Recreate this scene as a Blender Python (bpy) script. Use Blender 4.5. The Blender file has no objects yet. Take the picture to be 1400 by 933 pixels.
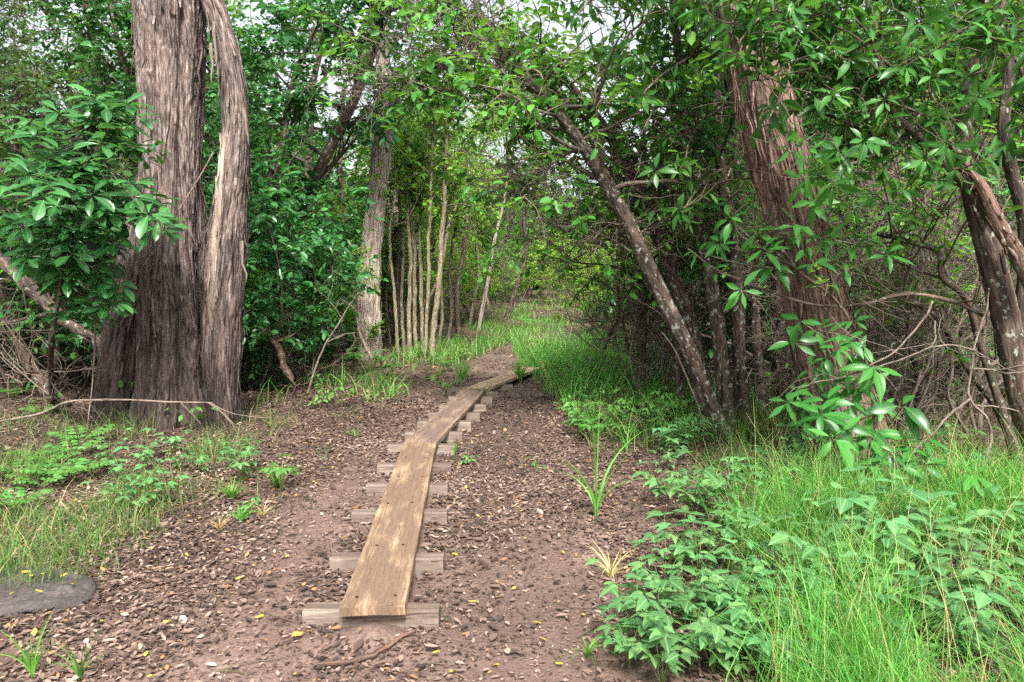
import bpy, math
import numpy as np
from math import sin, cos, pi, radians

scene = bpy.context.scene
COL = scene.collection
RNG = np.random.default_rng(7)
CAMH, PITCH = 1.545, radians(4.94)
UP = np.array([0., 0., 1.])

# ------------------------------------------------------------------ numbers
def unit(v):
    v = np.asarray(v, float)
    return v / np.maximum(np.linalg.norm(v, axis=-1, keepdims=True), 1e-9)

def ray(px, py):
    a, b = (px - 700) / 1000.0, (466.5 - py) / 1000.0
    return np.array([a, cos(PITCH) + b * sin(PITCH), b * cos(PITCH) - sin(PITCH)])

def at(px, py, y):
    r = ray(px, py); t = y / r[1]
    return np.array([r[0] * t, y, CAMH + r[2] * t])

def onz(px, py, z=0.0):
    r = ray(px, py); t = (z - CAMH) / r[2]
    return np.array([r[0] * t, r[1] * t, z])

def _hash(ix, iy, iz, seed):
    h = (ix * 374761393 + iy * 668265263 + iz * 1274126177 + seed * 974711) & 0xFFFFFFFF
    h = ((h ^ (h >> 13)) * 1274126177) & 0xFFFFFFFF
    h = ((h ^ (h >> 16)) * 2246822519) & 0xFFFFFFFF
    return (h ^ (h >> 15)) / 4294967295.0

def vnoise(p, seed=0):
    p = np.asarray(p, float)
    i = np.floor(p).astype(np.int64); f = p - i
    f = f * f * f * (f * (f * 6 - 15) + 10)
    out = 0
    for a in (0, 1):
        for b in (0, 1):
            for c in (0, 1):
                w = ((f[..., 0] if a else 1 - f[..., 0]) * (f[..., 1] if b else 1 - f[..., 1])
                     * (f[..., 2] if c else 1 - f[..., 2]))
                out = out + w * _hash(i[..., 0] + a, i[..., 1] + b, i[..., 2] + c, seed)
    return out

def fbm(p, octv=4, seed=0, gain=0.5):
    p = np.asarray(p, float); s = 0; a = 1.0; t = 0
    for k in range(octv):
        s = s + a * vnoise(p * (2.03 ** k) + 11.7 * k, seed + k); t += a; a *= gain
    return s / t

def smooth(a, b, x):
    t = np.clip((np.asarray(x, float) - a) / (b - a), 0, 1)
    return t * t * (3 - 2 * t)

def spline(pts, n):
    """Catmull-Rom through pts (any width), n samples."""
    pts = np.asarray(pts, float)
    P = np.vstack([2 * pts[0] - pts[1], pts, 2 * pts[-1] - pts[-2]])
    t = np.linspace(0, len(pts) - 1 - 1e-9, n); i = t.astype(int); f = (t - i)[:, None]
    a, b, c, d = P[i], P[i + 1], P[i + 2], P[i + 3]
    return 0.5 * (2 * b + (c - a) * f + (2 * a - 5 * b + 4 * c - d) * f ** 2 + (3 * b - a - 3 * c + d) * f ** 3)

# ------------------------------------------------------------------ the lie of the land
TRAIL = np.array([[-0.55, 0.], [-0.50, 3.], [-0.46, 5.], [-0.45, 7.2], [-0.50, 9.3], [-0.45, 12.], [-0.25, 14.5], [0.05, 17.], [0.9, 22.], [2.2, 28.], [4.5, 36.], [9., 60.]])
def trail_x(y):
    return np.interp(y, TRAIL[:, 1], TRAIL[:, 0])
def trail_half(y):
    return np.interp(y, [0, 3, 6, 9.5, 12, 13.5, 15, 16.5], [1.55, 1.4, 1.2, 0.92, 0.62, 0.42, 0.2, 0.0])
def path_mask(x, y):
    d = np.abs(x - trail_x(y)) / np.maximum(trail_half(y), 1e-3)
    d = d + 0.55 * (fbm(np.stack([x * 1.1, y * 1.1, 0 * x], -1), 3, 5) - 0.5)
    return np.where(trail_half(y) > 0.02, 1 - smooth(0.75, 1.15, d), 0.0)
def gh(x, y):
    x = np.asarray(x, float); y = np.asarray(y, float)
    q = np.stack([x, y, 0 * x], -1)
    z = 0.09 * (fbm(q * 0.45, 3, 21) - 0.5) + 0.03 * (fbm(q * 1.9, 3, 22) - 0.5)
    dx = np.abs(x - trail_x(y))
    off = smooth(0.7, 1.7, dx)
    z = z * (off + (1 - off) * .35 * smooth(12, 15, y)) + 0.07 * off * smooth(5, 8, y)
    z = z + 0.55 * smooth(13, 30, y) + 0.0 * x
    z = z + 0.014 * (fbm(q * 7.0, 2, 23) - 0.5) * (1 - smooth(9, 12, y)) - .004
    return z
def gh1(x, y):
    return float(gh(np.array([x]), np.array([y]))[0])
def ground_at(px, py):
    z = 0.0
    for _ in range(12):
        p = onz(px, py, z); z = gh1(p[0], p[1])
    return np.array([p[0], p[1], z])

# ------------------------------------------------------------------ mesh builder
class MB:
    def __init__(s):
        s.v, s.a, s.f, s.m, s.n = [], [], {3: [], 4: []}, {3: [], 4: []}, 0
    def add(s, v, faces, attr=None, mat=0):
        v = np.asarray(v, float).reshape(-1, 3); faces = np.asarray(faces, np.int64)
        s.v.append(v)
        s.a.append(np.zeros_like(v) if attr is None else np.asarray(attr, float).reshape(-1, 3))
        k = faces.shape[1]
        s.f[k].append(faces + s.n); s.m[k].append(np.full(len(faces), mat, np.int32))
        s.n += len(v)
        return s
    def tube(s, pts, rad, k=5, mat=0, cap=True):
        pts = np.asarray(pts, float); n = len(pts); rad = np.broadcast_to(np.asarray(rad, float), (n,))
        t = np.gradient(pts, axis=0); t = unit(t)
        m = np.abs(unit(pts[-1] - pts[0])); ref = np.zeros(3); ref[int(np.argmin(m))] = 1
        N = unit(np.cross(t, ref)); B = np.cross(t, N)
        th = np.arange(k) * 2 * pi / k
        v = pts[:, None] + rad[:, None, None] * (np.cos(th)[None, :, None] * N[:, None] + np.sin(th)[None, :, None] * B[:, None])
        sl = np.concatenate([[0], np.cumsum(np.linalg.norm(np.diff(pts, axis=0), axis=1))])
        at_ = np.stack([np.cos(th)[None] * rad[:, None], np.sin(th)[None] * rad[:, None], np.repeat(sl[:, None], k, 1)], -1)
        i = np.arange(n - 1)[:, None] * k; j = np.arange(k)[None]; j2 = (j + 1) % k
        f = np.stack([i + j, i + j2, i + k + j2, i + k + j], -1).reshape(-1, 4)
        s.add(v, f, at_, mat)
        if cap:
            b = s.n - n * k
            for row, rev in ((0, True), (n - 1, False)):
                ring = np.arange(k) + row * k
                c = pts[row]
                s.v.append(c[None]); s.a.append(np.array([[0, 0, sl[row]]])); ci = s.n; s.n += 1
                q = np.stack([np.full(k, ci), b + ring, b + np.roll(ring, -1)], -1)
                s.f[3].append(q[:, ::-1] if rev else q); s.m[3].append(np.full(k, mat, np.int32))
        return s
    def mesh(s, name, mats, origin=(0, 0, 0), smooth=True):
        me = bpy.data.meshes.new(name)
        v = (np.vstack(s.v) if s.v else np.zeros((0, 3))) - np.asarray(origin, float)
        a = np.vstack(s.a) if s.a else np.zeros((0, 3))
        q4 = np.vstack(s.f[4]) if s.f[4] else np.zeros((0, 4), np.int64)
        q3 = np.vstack(s.f[3]) if s.f[3] else np.zeros((0, 3), np.int64)
        mi = np.concatenate([np.concatenate(s.m[k]) if s.m[k] else np.zeros(0, np.int32) for k in (4, 3)])
        me.vertices.add(len(v)); me.vertices.foreach_set('co', v.astype(np.float32).ravel())
        loops = np.concatenate([q4.ravel(), q3.ravel()]).astype(np.int32)
        tot = np.concatenate([np.full(len(q4), 4), np.full(len(q3), 3)]).astype(np.int32)
        start = (np.cumsum(tot) - tot).astype(np.int32)
        me.loops.add(len(loops)); me.loops.foreach_set('vertex_index', loops)
        me.polygons.add(len(tot)); me.polygons.foreach_set('loop_start', start); me.polygons.foreach_set('loop_total', tot)
        for m in (mats if isinstance(mats, (list, tuple)) else [mats]):
            me.materials.append(m)
        me.polygons.foreach_set('material_index', mi)
        me.polygons.foreach_set('use_smooth', np.full(len(tot), smooth, bool))
        at_ = me.attributes.new('luv', 'FLOAT_VECTOR', 'POINT'); at_.data.foreach_set('vector', a.astype(np.float32).ravel())
        me.update(); me.validate()
        return me
    # leaves: P base, D along, N normal (arrays), L length; tmpl = (verts(u,v,w), faces by size)
    def leaves(s, tm, P, D, N, L, rnd, mat=0, wid=1.0):
        T, F = tm
        P = np.asarray(P, float); n = len(P)
        if n == 0: return s
        D = unit(D); S = unit(np.cross(N, D)); N = np.cross(D, S)
        L = np.broadcast_to(np.asarray(L, float), (n,)); wid = np.broadcast_to(np.asarray(wid, float), (n,))
        v = P[:, None] + L[:, None, None] * (T[None, :, 0:1] * D[:, None] + T[None, :, 1:2] * wid[:, None, None] * S[:, None] + T[None, :, 2:3] * N[:, None])
        a = np.empty((n, len(T), 3)); a[..., 0] = T[:, 0]; a[..., 1] = T[:, 1] / max(1e-6, np.abs(T[:, 1]).max()); a[..., 2] = np.asarray(rnd)[:, None]
        base = (np.arange(n) * len(T))[:, None, None]
        first = True
        for k, f in F.items():
            if len(f) == 0: continue
            ff = (np.asarray(f)[None] + base).reshape(-1, k)
            if first:
                s.add(v, ff, a, mat); first = False
            else:
                s.f[k].append(ff + s.n - n * len(T)); s.m[k].append(np.full(len(ff), mat, np.int32))
        return s

def leaf6(w=0.22, fold=0.08, droop=0.10, wide=0.5):
    """a cheap leaf: two quads folded along the midrib"""
    a, b = wide - 0.22, wide + 0.22
    T = np.array([[0, 0, 0], [a, -w, fold - droop * a * a], [b, -w * .9, fold - droop * b * b], [1, 0, -droop],
                  [b, w * .9, fold - droop * b * b], [a, w, fold - droop * a * a]], float)
    return T, {4: np.array([[0, 3, 2, 1], [0, 5, 4, 3]])}

def leafn(prof, fold=0.10, droop=0.22, wave=0.0):
    """a detailed leaf: prof = [(u, halfwidth)...], stalk included"""
    T, F3, F4 = [], [], []
    rows = []
    for q, (u, w) in enumerate(prof):
        z = -droop * u * u
        if w == 0:
            rows.append([len(T)]); T.append([u, 0, z])
        else:
            wv = wave * (1 if q % 2 else -1)
            rows.append([len(T), len(T) + 1, len(T) + 2])
            T += [[u, -w, z + fold * w * 2 + wv], [u, 0, z], [u, w, z + fold * w * 2 + wv]]
    for r0, r1 in zip(rows, rows[1:]):
        if len(r0) == 1 and len(r1) == 3: F3 += [[r0[0], r1[0], r1[1]], [r0[0], r1[1], r1[2]]]
        elif len(r0) == 3 and len(r1) == 3: F4 += [[r0[0], r1[0], r1[1], r0[1]], [r0[1], r1[1], r1[2], r0[2]]]
        elif len(r0) == 3: F3 += [[r0[0], r1[0], r0[1]], [r0[1], r1[0], r0[2]]]
    return np.array(T, float), {4: np.array(F4, np.int64).reshape(-1, 4), 3: np.array(F3, np.int64).reshape(-1, 3)}

ELLIPTIC = leafn([(0, 0), (.10, .012), (.22, .10), (.38, .165), (.55, .175), (.72, .135), (.88, .06), (1, 0)], .12, .26)
OBOVATE = leafn([(0, 0), (.12, .02), (.30, .085), (.50, .15), (.68, .19), (.82, .18), (.93, .10), (1, 0)], .14, .22)
BROAD = leafn([(0, 0), (.08, .12), (.22, .24), (.40, .27), (.58, .22), (.76, .14), (.90, .06), (1, 0)], .12, .18, .006)
SMALL = leaf6(.21, .05, .12, .48)
SMALLB = leaf6(.26, .07, .16, .50)
NARROW = leaf6(.13, .03, .14, .45)
PINNA = leaf6(.14, .01, .10, .35)
LITTER = leaf6(.23, .09, -.12, .5)

def perp_normals(D, rng, up=1.0, jit=0.5):
    N = np.tile(UP * up, (len(D), 1)) + rng.normal(0, jit, (len(D), 3))
    N = N - D * np.sum(N * D, -1, keepdims=True)
    return unit(N)

# ------------------------------------------------------------------ objects
def props(o, label=None, cat=None, group=None, kind=None):
    if label: o['label'] = label
    if cat: o['category'] = cat
    if group: o['group'] = group
    if kind: o['kind'] = kind
    return o
def thing(name, label, cat, loc=(0, 0, 0), group=None, rz=0.0):
    o = bpy.data.objects.new(name, None); COL.objects.link(o)
    o.empty_display_size = 0.1; o.location = [float(c) for c in loc]; o.rotation_euler = (0, 0, rz)
    return props(o, label, cat, group)
def mobj(name, me, parent=None, loc=(0, 0, 0)):
    o = bpy.data.objects.new(name, me); COL.objects.link(o); o.location = [float(c) for c in loc]
    if parent is not None: o.parent = parent
    return o
def dup(root, label, loc, rz=0.0, sc=1.0, group=None, tilt=(0, 0)):
    """copy a thing and each of its parts (mesh data shared)"""
    r = root.copy(); COL.objects.link(r)
    r.location = [float(c) for c in loc]; r.rotation_euler = (tilt[0], tilt[1], rz); r.scale = (sc, sc, sc)
    r['label'] = label
    if group: r['group'] = group
    for ch in list(root.children):
        c = ch.copy(); COL.objects.link(c); c.parent = r
        for g in list(ch.children):
            d = g.copy(); COL.objects.link(d); d.parent = c
    return r

# ------------------------------------------------------------------ materials
class NT:
    def __init__(s, name):
        s.mat = bpy.data.materials.new(name); s.mat.use_nodes = True
        s.t = s.mat.node_tree; s.t.nodes.clear()
        s.out = s.n('ShaderNodeOutputMaterial')
    def n(s, typ, **kw):
        x = s.t.nodes.new(typ)
        for k, v in kw.items(): setattr(x, k, v)
        return x
    def l(s, a, b): s.t.links.new(a, b)
    def val(s, sock, v):
        if hasattr(v, 'is_output') or isinstance(v, bpy.types.NodeSocket): s.l(v, sock)
        else: sock.default_value = v
    def attr(s, name='luv'):
        x = s.n('ShaderNodeAttribute'); x.attribute_name = name; return x
    def sep(s, v):
        x = s.n('ShaderNodeSeparateXYZ'); s.l(v, x.inputs[0]); return x.outputs
    def mapping(s, v, scale):
        x = s.n('ShaderNodeMapping'); s.l(v, x.inputs[0]); x.inputs['Scale'].default_value = scale; return x.outputs[0]
    def noise(s, v, scale, detail=4, rough=.55, dist=0.0):
        x = s.n('ShaderNodeTexNoise'); s.l(v, x.inputs['Vector']); x.inputs['Scale'].default_value = scale
        x.inputs['Detail'].default_value = detail; x.inputs['Roughness'].default_value = rough; x.inputs['Distortion'].default_value = dist
        return x.outputs[0]
    def ramp(s, v, stops, interp='LINEAR'):
        x = s.n('ShaderNodeValToRGB'); s.l(v, x.inputs[0]); r = x.color_ramp; r.interpolation = interp
        while len(r.elements) < len(stops): r.elements.new(0.5)
        for e, (p, c) in zip(r.elements, stops):
            e.position = p; e.color = (c, c, c, 1) if isinstance(c, (int, float)) else (*c, 1)
        return x.outputs[0]
    def mix(s, fac, a, b, typ='MIX'):
        x = s.n('ShaderNodeMix', data_type='RGBA', blend_type=typ)
        s.val(x.inputs[0], fac)
        for sock, c in ((x.inputs[6], a), (x.inputs[7], b)):
            if isinstance(c, tuple): sock.default_value = (*c, 1)
            else: s.l(c, sock)
        return x.outputs[2]
    def math(s, op, a, b=0.5, clamp=False):
        x = s.n('ShaderNodeMath', operation=op, use_clamp=clamp); s.val(x.inputs[0], a); s.val(x.inputs[1], b); return x.outputs[0]
    def bsdf(s, col, rough=.6, spec=.5, bump=None, bstr=.3, bdist=.01):
        x = s.n('ShaderNodeBsdfPrincipled'); s.val(x.inputs['Base Color'], (*col, 1) if isinstance(col, tuple) else col)
        s.val(x.inputs['Roughness'], rough); x.inputs['Specular IOR Level'].default_value = spec
        if bump is not None:
            b = s.n('ShaderNodeBump'); b.inputs['Strength'].default_value = bstr; b.inputs['Distance'].default_value = bdist
            s.l(bump, b.inputs['Height']); s.l(b.outputs[0], x.inputs['Normal'])
        return x
    def done(s, sh):
        s.l(sh, s.out.inputs[0]); return s.mat

def leaf_mat(name, cols, rough=.38, spec=.5, trans=.32, rib=.35, old=(.30, .26, .03), oldp=.02, tint=None):
    """cols = dark, mid, light base colours, picked leaf by leaf; midrib paler; a few old yellow leaves"""
    t = NT(name); at_ = t.attr(); u, v, r = t.sep(at_.outputs['Vector'])
    col = t.ramp(r, [(0, cols[0]), (.45, cols[1]), (.9, cols[2]), (1.0, cols[2])])
    if oldp > 0:
        col = t.mix(t.math('GREATER_THAN', r, 1 - oldp), col, old)
    oi = t.n('ShaderNodeObjectInfo')
    hs = t.n('ShaderNodeHueSaturation'); t.l(col, hs.inputs['Color'])
    t.l(t.math('ADD', t.math('MULTIPLY', oi.outputs['Random'], .03), .485), hs.inputs['Hue'])
    t.l(t.math('ADD', t.math('MULTIPLY', oi.outputs['Random'], .35), .85), hs.inputs['Value'])
    col = hs.outputs[0]
    if rib > 0:
        av = t.math('ABSOLUTE', v)
        rb = t.math('MULTIPLY', t.math('LESS_THAN', av, .10), rib)
        col = t.mix(rb, col, tuple(min(1, c * 1.8 + .03) for c in cols[2]))
        # slanted side veins, faint
        w = t.math('SINE', t.math('MULTIPLY', t.math('SUBTRACT', u, t.math('MULTIPLY', av, .16)), 75.0))
        vein = t.math('MULTIPLY', t.math('GREATER_THAN', w, .80), .16)
        col = t.mix(vein, col, tuple(min(1, c * 1.5 + .02) for c in cols[2]))
    rn = t.math('ADD', t.math('MULTIPLY', r, .18), rough - .08)
    b = t.bsdf(col, rn, spec)
    tr = t.n('ShaderNodeBsdfTranslucent')
    tc = t.mix(.55, col, tuple(min(1, c * 1.9) for c in (cols[2][0] * 1.25, cols[2][1], cols[2][2] * .6)))
    t.l(tc, tr.inputs['Color'])
    mx = t.n('ShaderNodeMixShader'); mx.inputs[0].default_value = trans
    t.l(b.outputs[0], mx.inputs[1]); t.l(tr.outputs[0], mx.inputs[2])
    return t.done(mx.outputs[0])

def bark_mat(name, cols, fine=(38, 38, 3.0), rough=.85, lichen=0.0, lichcol=(.26, .275, .225), wet=None, warm=(.20, .085, .05), warmth=.35, moss=0.0):
    """long fibres along the stem: coordinates travel with the stem (luv = around, around, along)"""
    t = NT(name); V = t.attr().outputs['Vector']
    fv = t.mapping(V, fine)
    n1 = t.noise(fv, 1.0, 6, .65, .4)
    n2 = t.noise(t.mapping(V, (14, 14, 2.0)), 1.0, 5, .6, .8)
    n3 = t.noise(t.mapping(V, (5, 5, 2.2)), 1.0, 3, .5)
    k = t.math('ADD', t.math('MULTIPLY', n1, .60), t.math('MULTIPLY', n2, .40))
    col = t.ramp(k, [(.37, cols[0]), (.46, cols[1]), (.555, cols[2]), (.65, cols[3])])
    col = t.mix(t.math('MULTIPLY', t.ramp(n2, [(.48, 0.0), (.62, 1.0)]), warmth), col, warm)
    sx, sy, sz = t.sep(V)
    if wet:   # darker, damp stained foot of the stem, ragged upper edge
        h = t.math('ADD', sz, t.math('MULTIPLY', t.math('SUBTRACT', n2, .5), 2.6))
        f = t.ramp(t.math('DIVIDE', h, 6.0), [(wet[0] / 6.0, 1.0), (wet[1] / 6.0, 0.0)])
        col = t.mix(t.math('MULTIPLY', f, wet[2]), col, (.022, .014, .011))
    if lichen > 0:
        ln = t.noise(t.mapping(V, (24, 24, 17)), 1.0, 6, .65)
        lm = t.ramp(ln, [(.62 - lichen * .25, 0.0), (.66 - lichen * .25, 1.0)])
        col = t.mix(t.math('MULTIPLY', lm, .8), col, t.mix(n1, tuple(c * .6 for c in lichcol), tuple(c * 1.3 for c in lichcol)))
    if moss > 0:
        f = t.math('MULTIPLY', t.ramp(t.math('ADD', sz, t.math('MULTIPLY', n3, .8)), [(.35, 1.0), (moss, 0.0)]), .75)
        col = t.mix(f, col, (.05, .075, .012))
    bm = t.math('ADD', n1, t.math('MULTIPLY', n3, .5))
    return t.done(t.bsdf(col, rough, .25, bm, 1.0, .022).outputs[0])
# ================================================================== palette
M = {}
M['leaf_deep'] = leaf_mat('deep glossy leaf', [(.012, .055, .018), (.022, .100, .028), (.055, .19, .045)], .32, .45, .30)
M['leaf_large'] = leaf_mat('large glossy leaf', [(.014, .055, .013), (.026, .102, .019), (.062, .185, .030)], .36, .26, .34, oldp=.012, rib=.22)
M['leaf_mid'] = leaf_mat('mid green leaf', [(.026, .090, .016), (.052, .165, .024), (.115, .28, .040)], .42, .28, .42, rib=0)
M['leaf_lime'] = leaf_mat('lime leaf', [(.065, .17, .018), (.125, .28, .026), (.22, .40, .045)], .45, .25, .46, rib=0, oldp=.03)
M['leaf_dull'] = leaf_mat('dull leaf', [(.020, .052, .018), (.038, .095, .028), (.085, .155, .050)], .42, .35, .34, rib=0, oldp=.03)
M['leaf_sprout'] = leaf_mat('young leaf', [(.11, .24, .02), (.17, .33, .03), (.25, .42, .05)], .45, .4, .45, oldp=0)
M['leaf_herb'] = leaf_mat('blue green herb', [(.040, .110, .038), (.065, .170, .060), (.12, .26, .085)], .55, .22, .34, oldp=.02)
M['leaf_fern'] = leaf_mat('fern green', [(.05, .15, .03), (.075, .21, .045), (.12, .28, .06)], .5, .35, .36, rib=0, oldp=.01)
M['grass'] = leaf_mat('grass', [(.026, .105, .018), (.070, .225, .032), (.150, .35, .060)], .5, .35, .38, rib=0, old=(.34, .28, .11), oldp=.07)
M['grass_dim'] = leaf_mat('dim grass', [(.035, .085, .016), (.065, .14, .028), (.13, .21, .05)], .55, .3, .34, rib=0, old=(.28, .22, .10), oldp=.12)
M['straw'] = leaf_mat('straw', [(.26, .20, .09), (.36, .29, .14), (.46, .38, .20)], .7, .2, .30, rib=0, oldp=0)
M['bark_big'] = bark_mat('shaggy grey brown bark', [(.014, .010, .009), (.066, .048, .042), (.175, .142, .128), (.37, .33, .31)], (60, 60, 7), .88, wet=(.6, 3.2, .74), warm=(.15, .080, .060), warmth=.35)
M['bark_dead'] = bark_mat('pale stripped wood', [(.10, .065, .05), (.26, .20, .16), (.40, .34, .29), (.50, .44, .38)], (30, 30, 2.0), .8, warm=(.24, .13, .09), warmth=.3, wet=(.4, 2.0, .6))
M['bark_red'] = bark_mat('red brown stringy bark', [(.026, .016, .013), (.092, .059, .046), (.185, .125, .100), (.32, .25, .21)], (62, 62, 5.5), .88, warm=(.15, .062, .040), warmth=.45, wet=(-.6, .9, .5))
M['bark_snag'] = bark_mat('weathered grey snag', [(.09, .065, .05), (.24, .19, .155), (.40, .345, .30), (.52, .47, .42)], (50, 50, 4), .88, warm=(.20, .11, .07), warmth=.3, moss=1.0)
M['bark_lichen'] = bark_mat('dark bark blotched with lichen', [(.010, .008, .006), (.026, .019, .015), (.058, .044, .035), (.12, .10, .08)], (22, 22, 8), .85, lichen=.22, warmth=.2, moss=.9)
M['bark_dark'] = bark_mat('dark twisted bark', [(.012, .009, .007), (.034, .024, .019), (.075, .056, .045), (.14, .11, .09)], (26, 26, 5), .82, lichen=.16, lichcol=(.26, .29, .22), warmth=.2)
M['bark_peel'] = bark_mat('brown peeling bark', [(.025, .015, .011), (.075, .046, .034), (.14, .092, .070), (.24, .175, .14)], (50, 50, 5), .85, lichen=.12, warm=(.22, .09, .05), warmth=.4)
M['bark_pole'] = bark_mat('smooth pale pole bark', [(.055, .042, .026), (.14, .115, .072), (.23, .20, .135), (.33, .30, .225)], (30, 30, 9), .75, lichen=.10, lichcol=(.40, .41, .34), warm=(.15, .085, .04), warmth=.5, moss=.5)
M['bark_mid'] = bark_mat('brown grey bark', [(.018, .013, .010), (.055, .041, .032), (.12, .095, .076), (.22, .185, .155)], (24, 24, 4), .85, lichen=.12, warmth=.3, moss=.5)
M['twig'] = bark_mat('pale dead twig', [(.045, .034, .027), (.12, .094, .076), (.21, .172, .143), (.32, .275, .235)], (60, 60, 14), .8, warmth=.25)
M['stem_green'] = bark_mat('green stem', [(.05, .07, .02), (.09, .12, .035), (.13, .17, .05), (.18, .2, .08)], (20, 20, 6), .6, warmth=.3, warm=(.12, .07, .03))

def ground_mat(litter):
    t = NT('forest floor soil'); at_ = t.attr(); mask, wet, _z = t.sep(at_.outputs['Vector'])
    g = t.n('ShaderNodeNewGeometry').outputs['Position']
    n1 = t.noise(g, 1.3, 5, .6); n2 = t.noise(g, 9, 6, .65); n3 = t.noise(g, 55, 4, .6)
    mud = t.ramp(t.math('ADD', t.math('MULTIPLY', n1, .5), t.math('MULTIPLY', n2, .5)), [(.32, (.060, .036, .027)), (.48, (.108, .068, .052)), (.62, (.155, .104, .082)), (.75, (.21, .15, .122))])
    mud = t.mix(t.ramp(n3, [(.36, .6), (.52, 0.0)]), mud, (.042, .026, .020))
    soil = t.ramp(n2, [(.3, (.032, .019, .013)), (.5, (.070, .042, .029)), (.68, (.115, .072, .05))])
    col = t.mix(mask, soil, mud)
    wf = t.math('MULTIPLY', wet, t.ramp(n2, [(.36, 0.0), (.55, 1.0)]), clamp=True)
    col = t.mix(t.math('MULTIPLY', wf, .7), col, (.042, .027, .024))
    rough = t.math('SUBTRACT', .88, t.math('MULTIPLY', wf, .58))
    h = t.math('ADD', t.math('MULTIPLY', n2, .8), t.math('MULTIPLY', n3, .45))
    return t.done(t.bsdf(col, rough, .4, h, .75, .03).outputs[0])
M['soil'] = ground_mat(False)

def litter_mat():
    t = NT('dry fallen leaf'); at_ = t.attr(); u, v, r = t.sep(at_.outputs['Vector'])
    col = t.ramp(r, [(0, (.026, .016, .013)), (.28, (.060, .037, .030)), (.50, (.112, .073, .057)), (.70, (.175, .120, .095)), (.88, (.255, .185, .145)), (1.0, (.37, .28, .22))])
    col = t.mix(t.math('MULTIPLY', t.math('GREATER_THAN', t.math('FRACT', t.math('MULTIPLY', r, 37.0)), .97), .6), col, (.33, .17, .05))
    return t.done(t.bsdf(col, .62, .35).outputs[0])
M['litter'] = litter_mat()
def flat_leaf_mat(name, c1, c2):
    t = NT(name); u, v, r = t.sep(t.attr().outputs['Vector'])
    g = t.n('ShaderNodeNewGeometry').outputs['Position']
    col = t.mix(t.ramp(t.noise(g, 60, 3), [(.5, 0.0), (.62, 1.0)]), c1, c2)
    return t.done(t.bsdf(col, .5, .4).outputs[0])
M['yellow'] = flat_leaf_mat('yellow fallen leaf', (.44, .33, .035), (.28, .16, .03))
M['ochre'] = flat_leaf_mat('ochre fallen leaf', (.52, .24, .06), (.30, .13, .04))

def wood_mat(name, cols, mudc, wear, lo, hi):
    """sawn board: grain along the board, trodden mud in the middle of the tread, worn pale edges"""
    t = NT(name); V = t.attr().outputs['Vector']; a, w, z = t.sep(V)   # a along, w across (-1..1)
    mv = t.mapping(V, (3.0, 14, 20))
    g = t.noise(mv, 1.0, 6, .62, .8); blot = t.noise(t.mapping(V, (2.1, 1.2, 1)), 1.0, 5, .6); spk = t.noise(t.mapping(V, (46, 7, 10)), 1.0, 4, .7)
    col = t.ramp(g, [(.3, cols[0]), (.48, cols[1]), (.66, cols[2])])
    edge = t.math('POWER', t.math('ABSOLUTE', w), 5.0)
    m = t.math('SUBTRACT', t.math('ADD', blot, t.math('MULTIPLY', spk, .16)), t.math('MULTIPLY', edge, .14))
    mf = t.math('MULTIPLY', t.ramp(m, [(lo, 0.0), (hi, 1.0)]), wear)
    col = t.mix(mf, col, t.mix(spk, mudc, tuple(c * 1.5 for c in mudc)))
    col = t.mix(t.ramp(spk, [(.66, 0.0), (.72, .75)]), col, (.035, .02, .014))
    crk = t.noise(t.mapping(V, (.9, 11, 14)), 1.0, 3, .7, .5)
    col = t.mix(t.ramp(crk, [(.485, 0.0), (.497, .8), (.503, .8), (.515, 0.0)]), col, (.03, .018, .012))
    return t.done(t.bsdf(col, .72, .35, t.math('ADD', g, t.math('MULTIPLY', spk, .6)), .5, .006).outputs[0])
M['plank_tan'] = wood_mat('tan trodden board', [(.19, .118, .066), (.31, .20, .118), (.46, .325, .205)], (.080, .050, .034), .9, .27, .56)
M['plank_grey'] = wood_mat('grey brown wet board', [(.12, .076, .052), (.185, .125, .088), (.27, .19, .14)], (.070, .047, .038), .8, .40, .62)
M['plank_far'] = wood_mat('pale far board', [(.22, .145, .095), (.33, .23, .155), (.44, .32, .225)], (.17, .11, .075), .5, .50, .75)  # lighter wood tone with thinner mud for the two far boards
M['sleeper'] = wood_mat('muddy grey timber', [(.095, .070, .055), (.155, .120, .096), (.235, .192, .158)], (.062, .042, .032), .85, .38, .62)
def plain(name, col, rough=.6, metallic=0.0):
    t = NT(name); g = t.n('ShaderNodeNewGeometry').outputs['Position']
    b = t.bsdf(t.mix(t.noise(g, 30, 4), tuple(c * .6 for c in col), tuple(c * 1.3 for c in col)), rough, .4, t.noise(g, 90, 4), .4, .004)
    b.inputs['Metallic'].default_value = metallic
    return t.done(b.outputs[0])
M['nail'] = plain('rusty nail head', (.05, .032, .026), .55, .6)
def stone_mat():
    t = NT('flat grey brown rock'); g = t.n('ShaderNodeNewGeometry').outputs['Position']
    n = t.noise(g, 5, 6, .65); f = t.noise(g, 45, 5, .65)
    col = t.ramp(t.math('ADD', t.math('MULTIPLY', n, .6), t.math('MULTIPLY', f, .4)), [(.36, (.022, .018, .016)), (.5, (.050, .040, .036)), (.62, (.10, .082, .072))])
    return t.done(t.bsdf(col, .75, .4, t.math('ADD', n, f), .6, .02).outputs[0])
M['stone'] = stone_mat()

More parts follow.
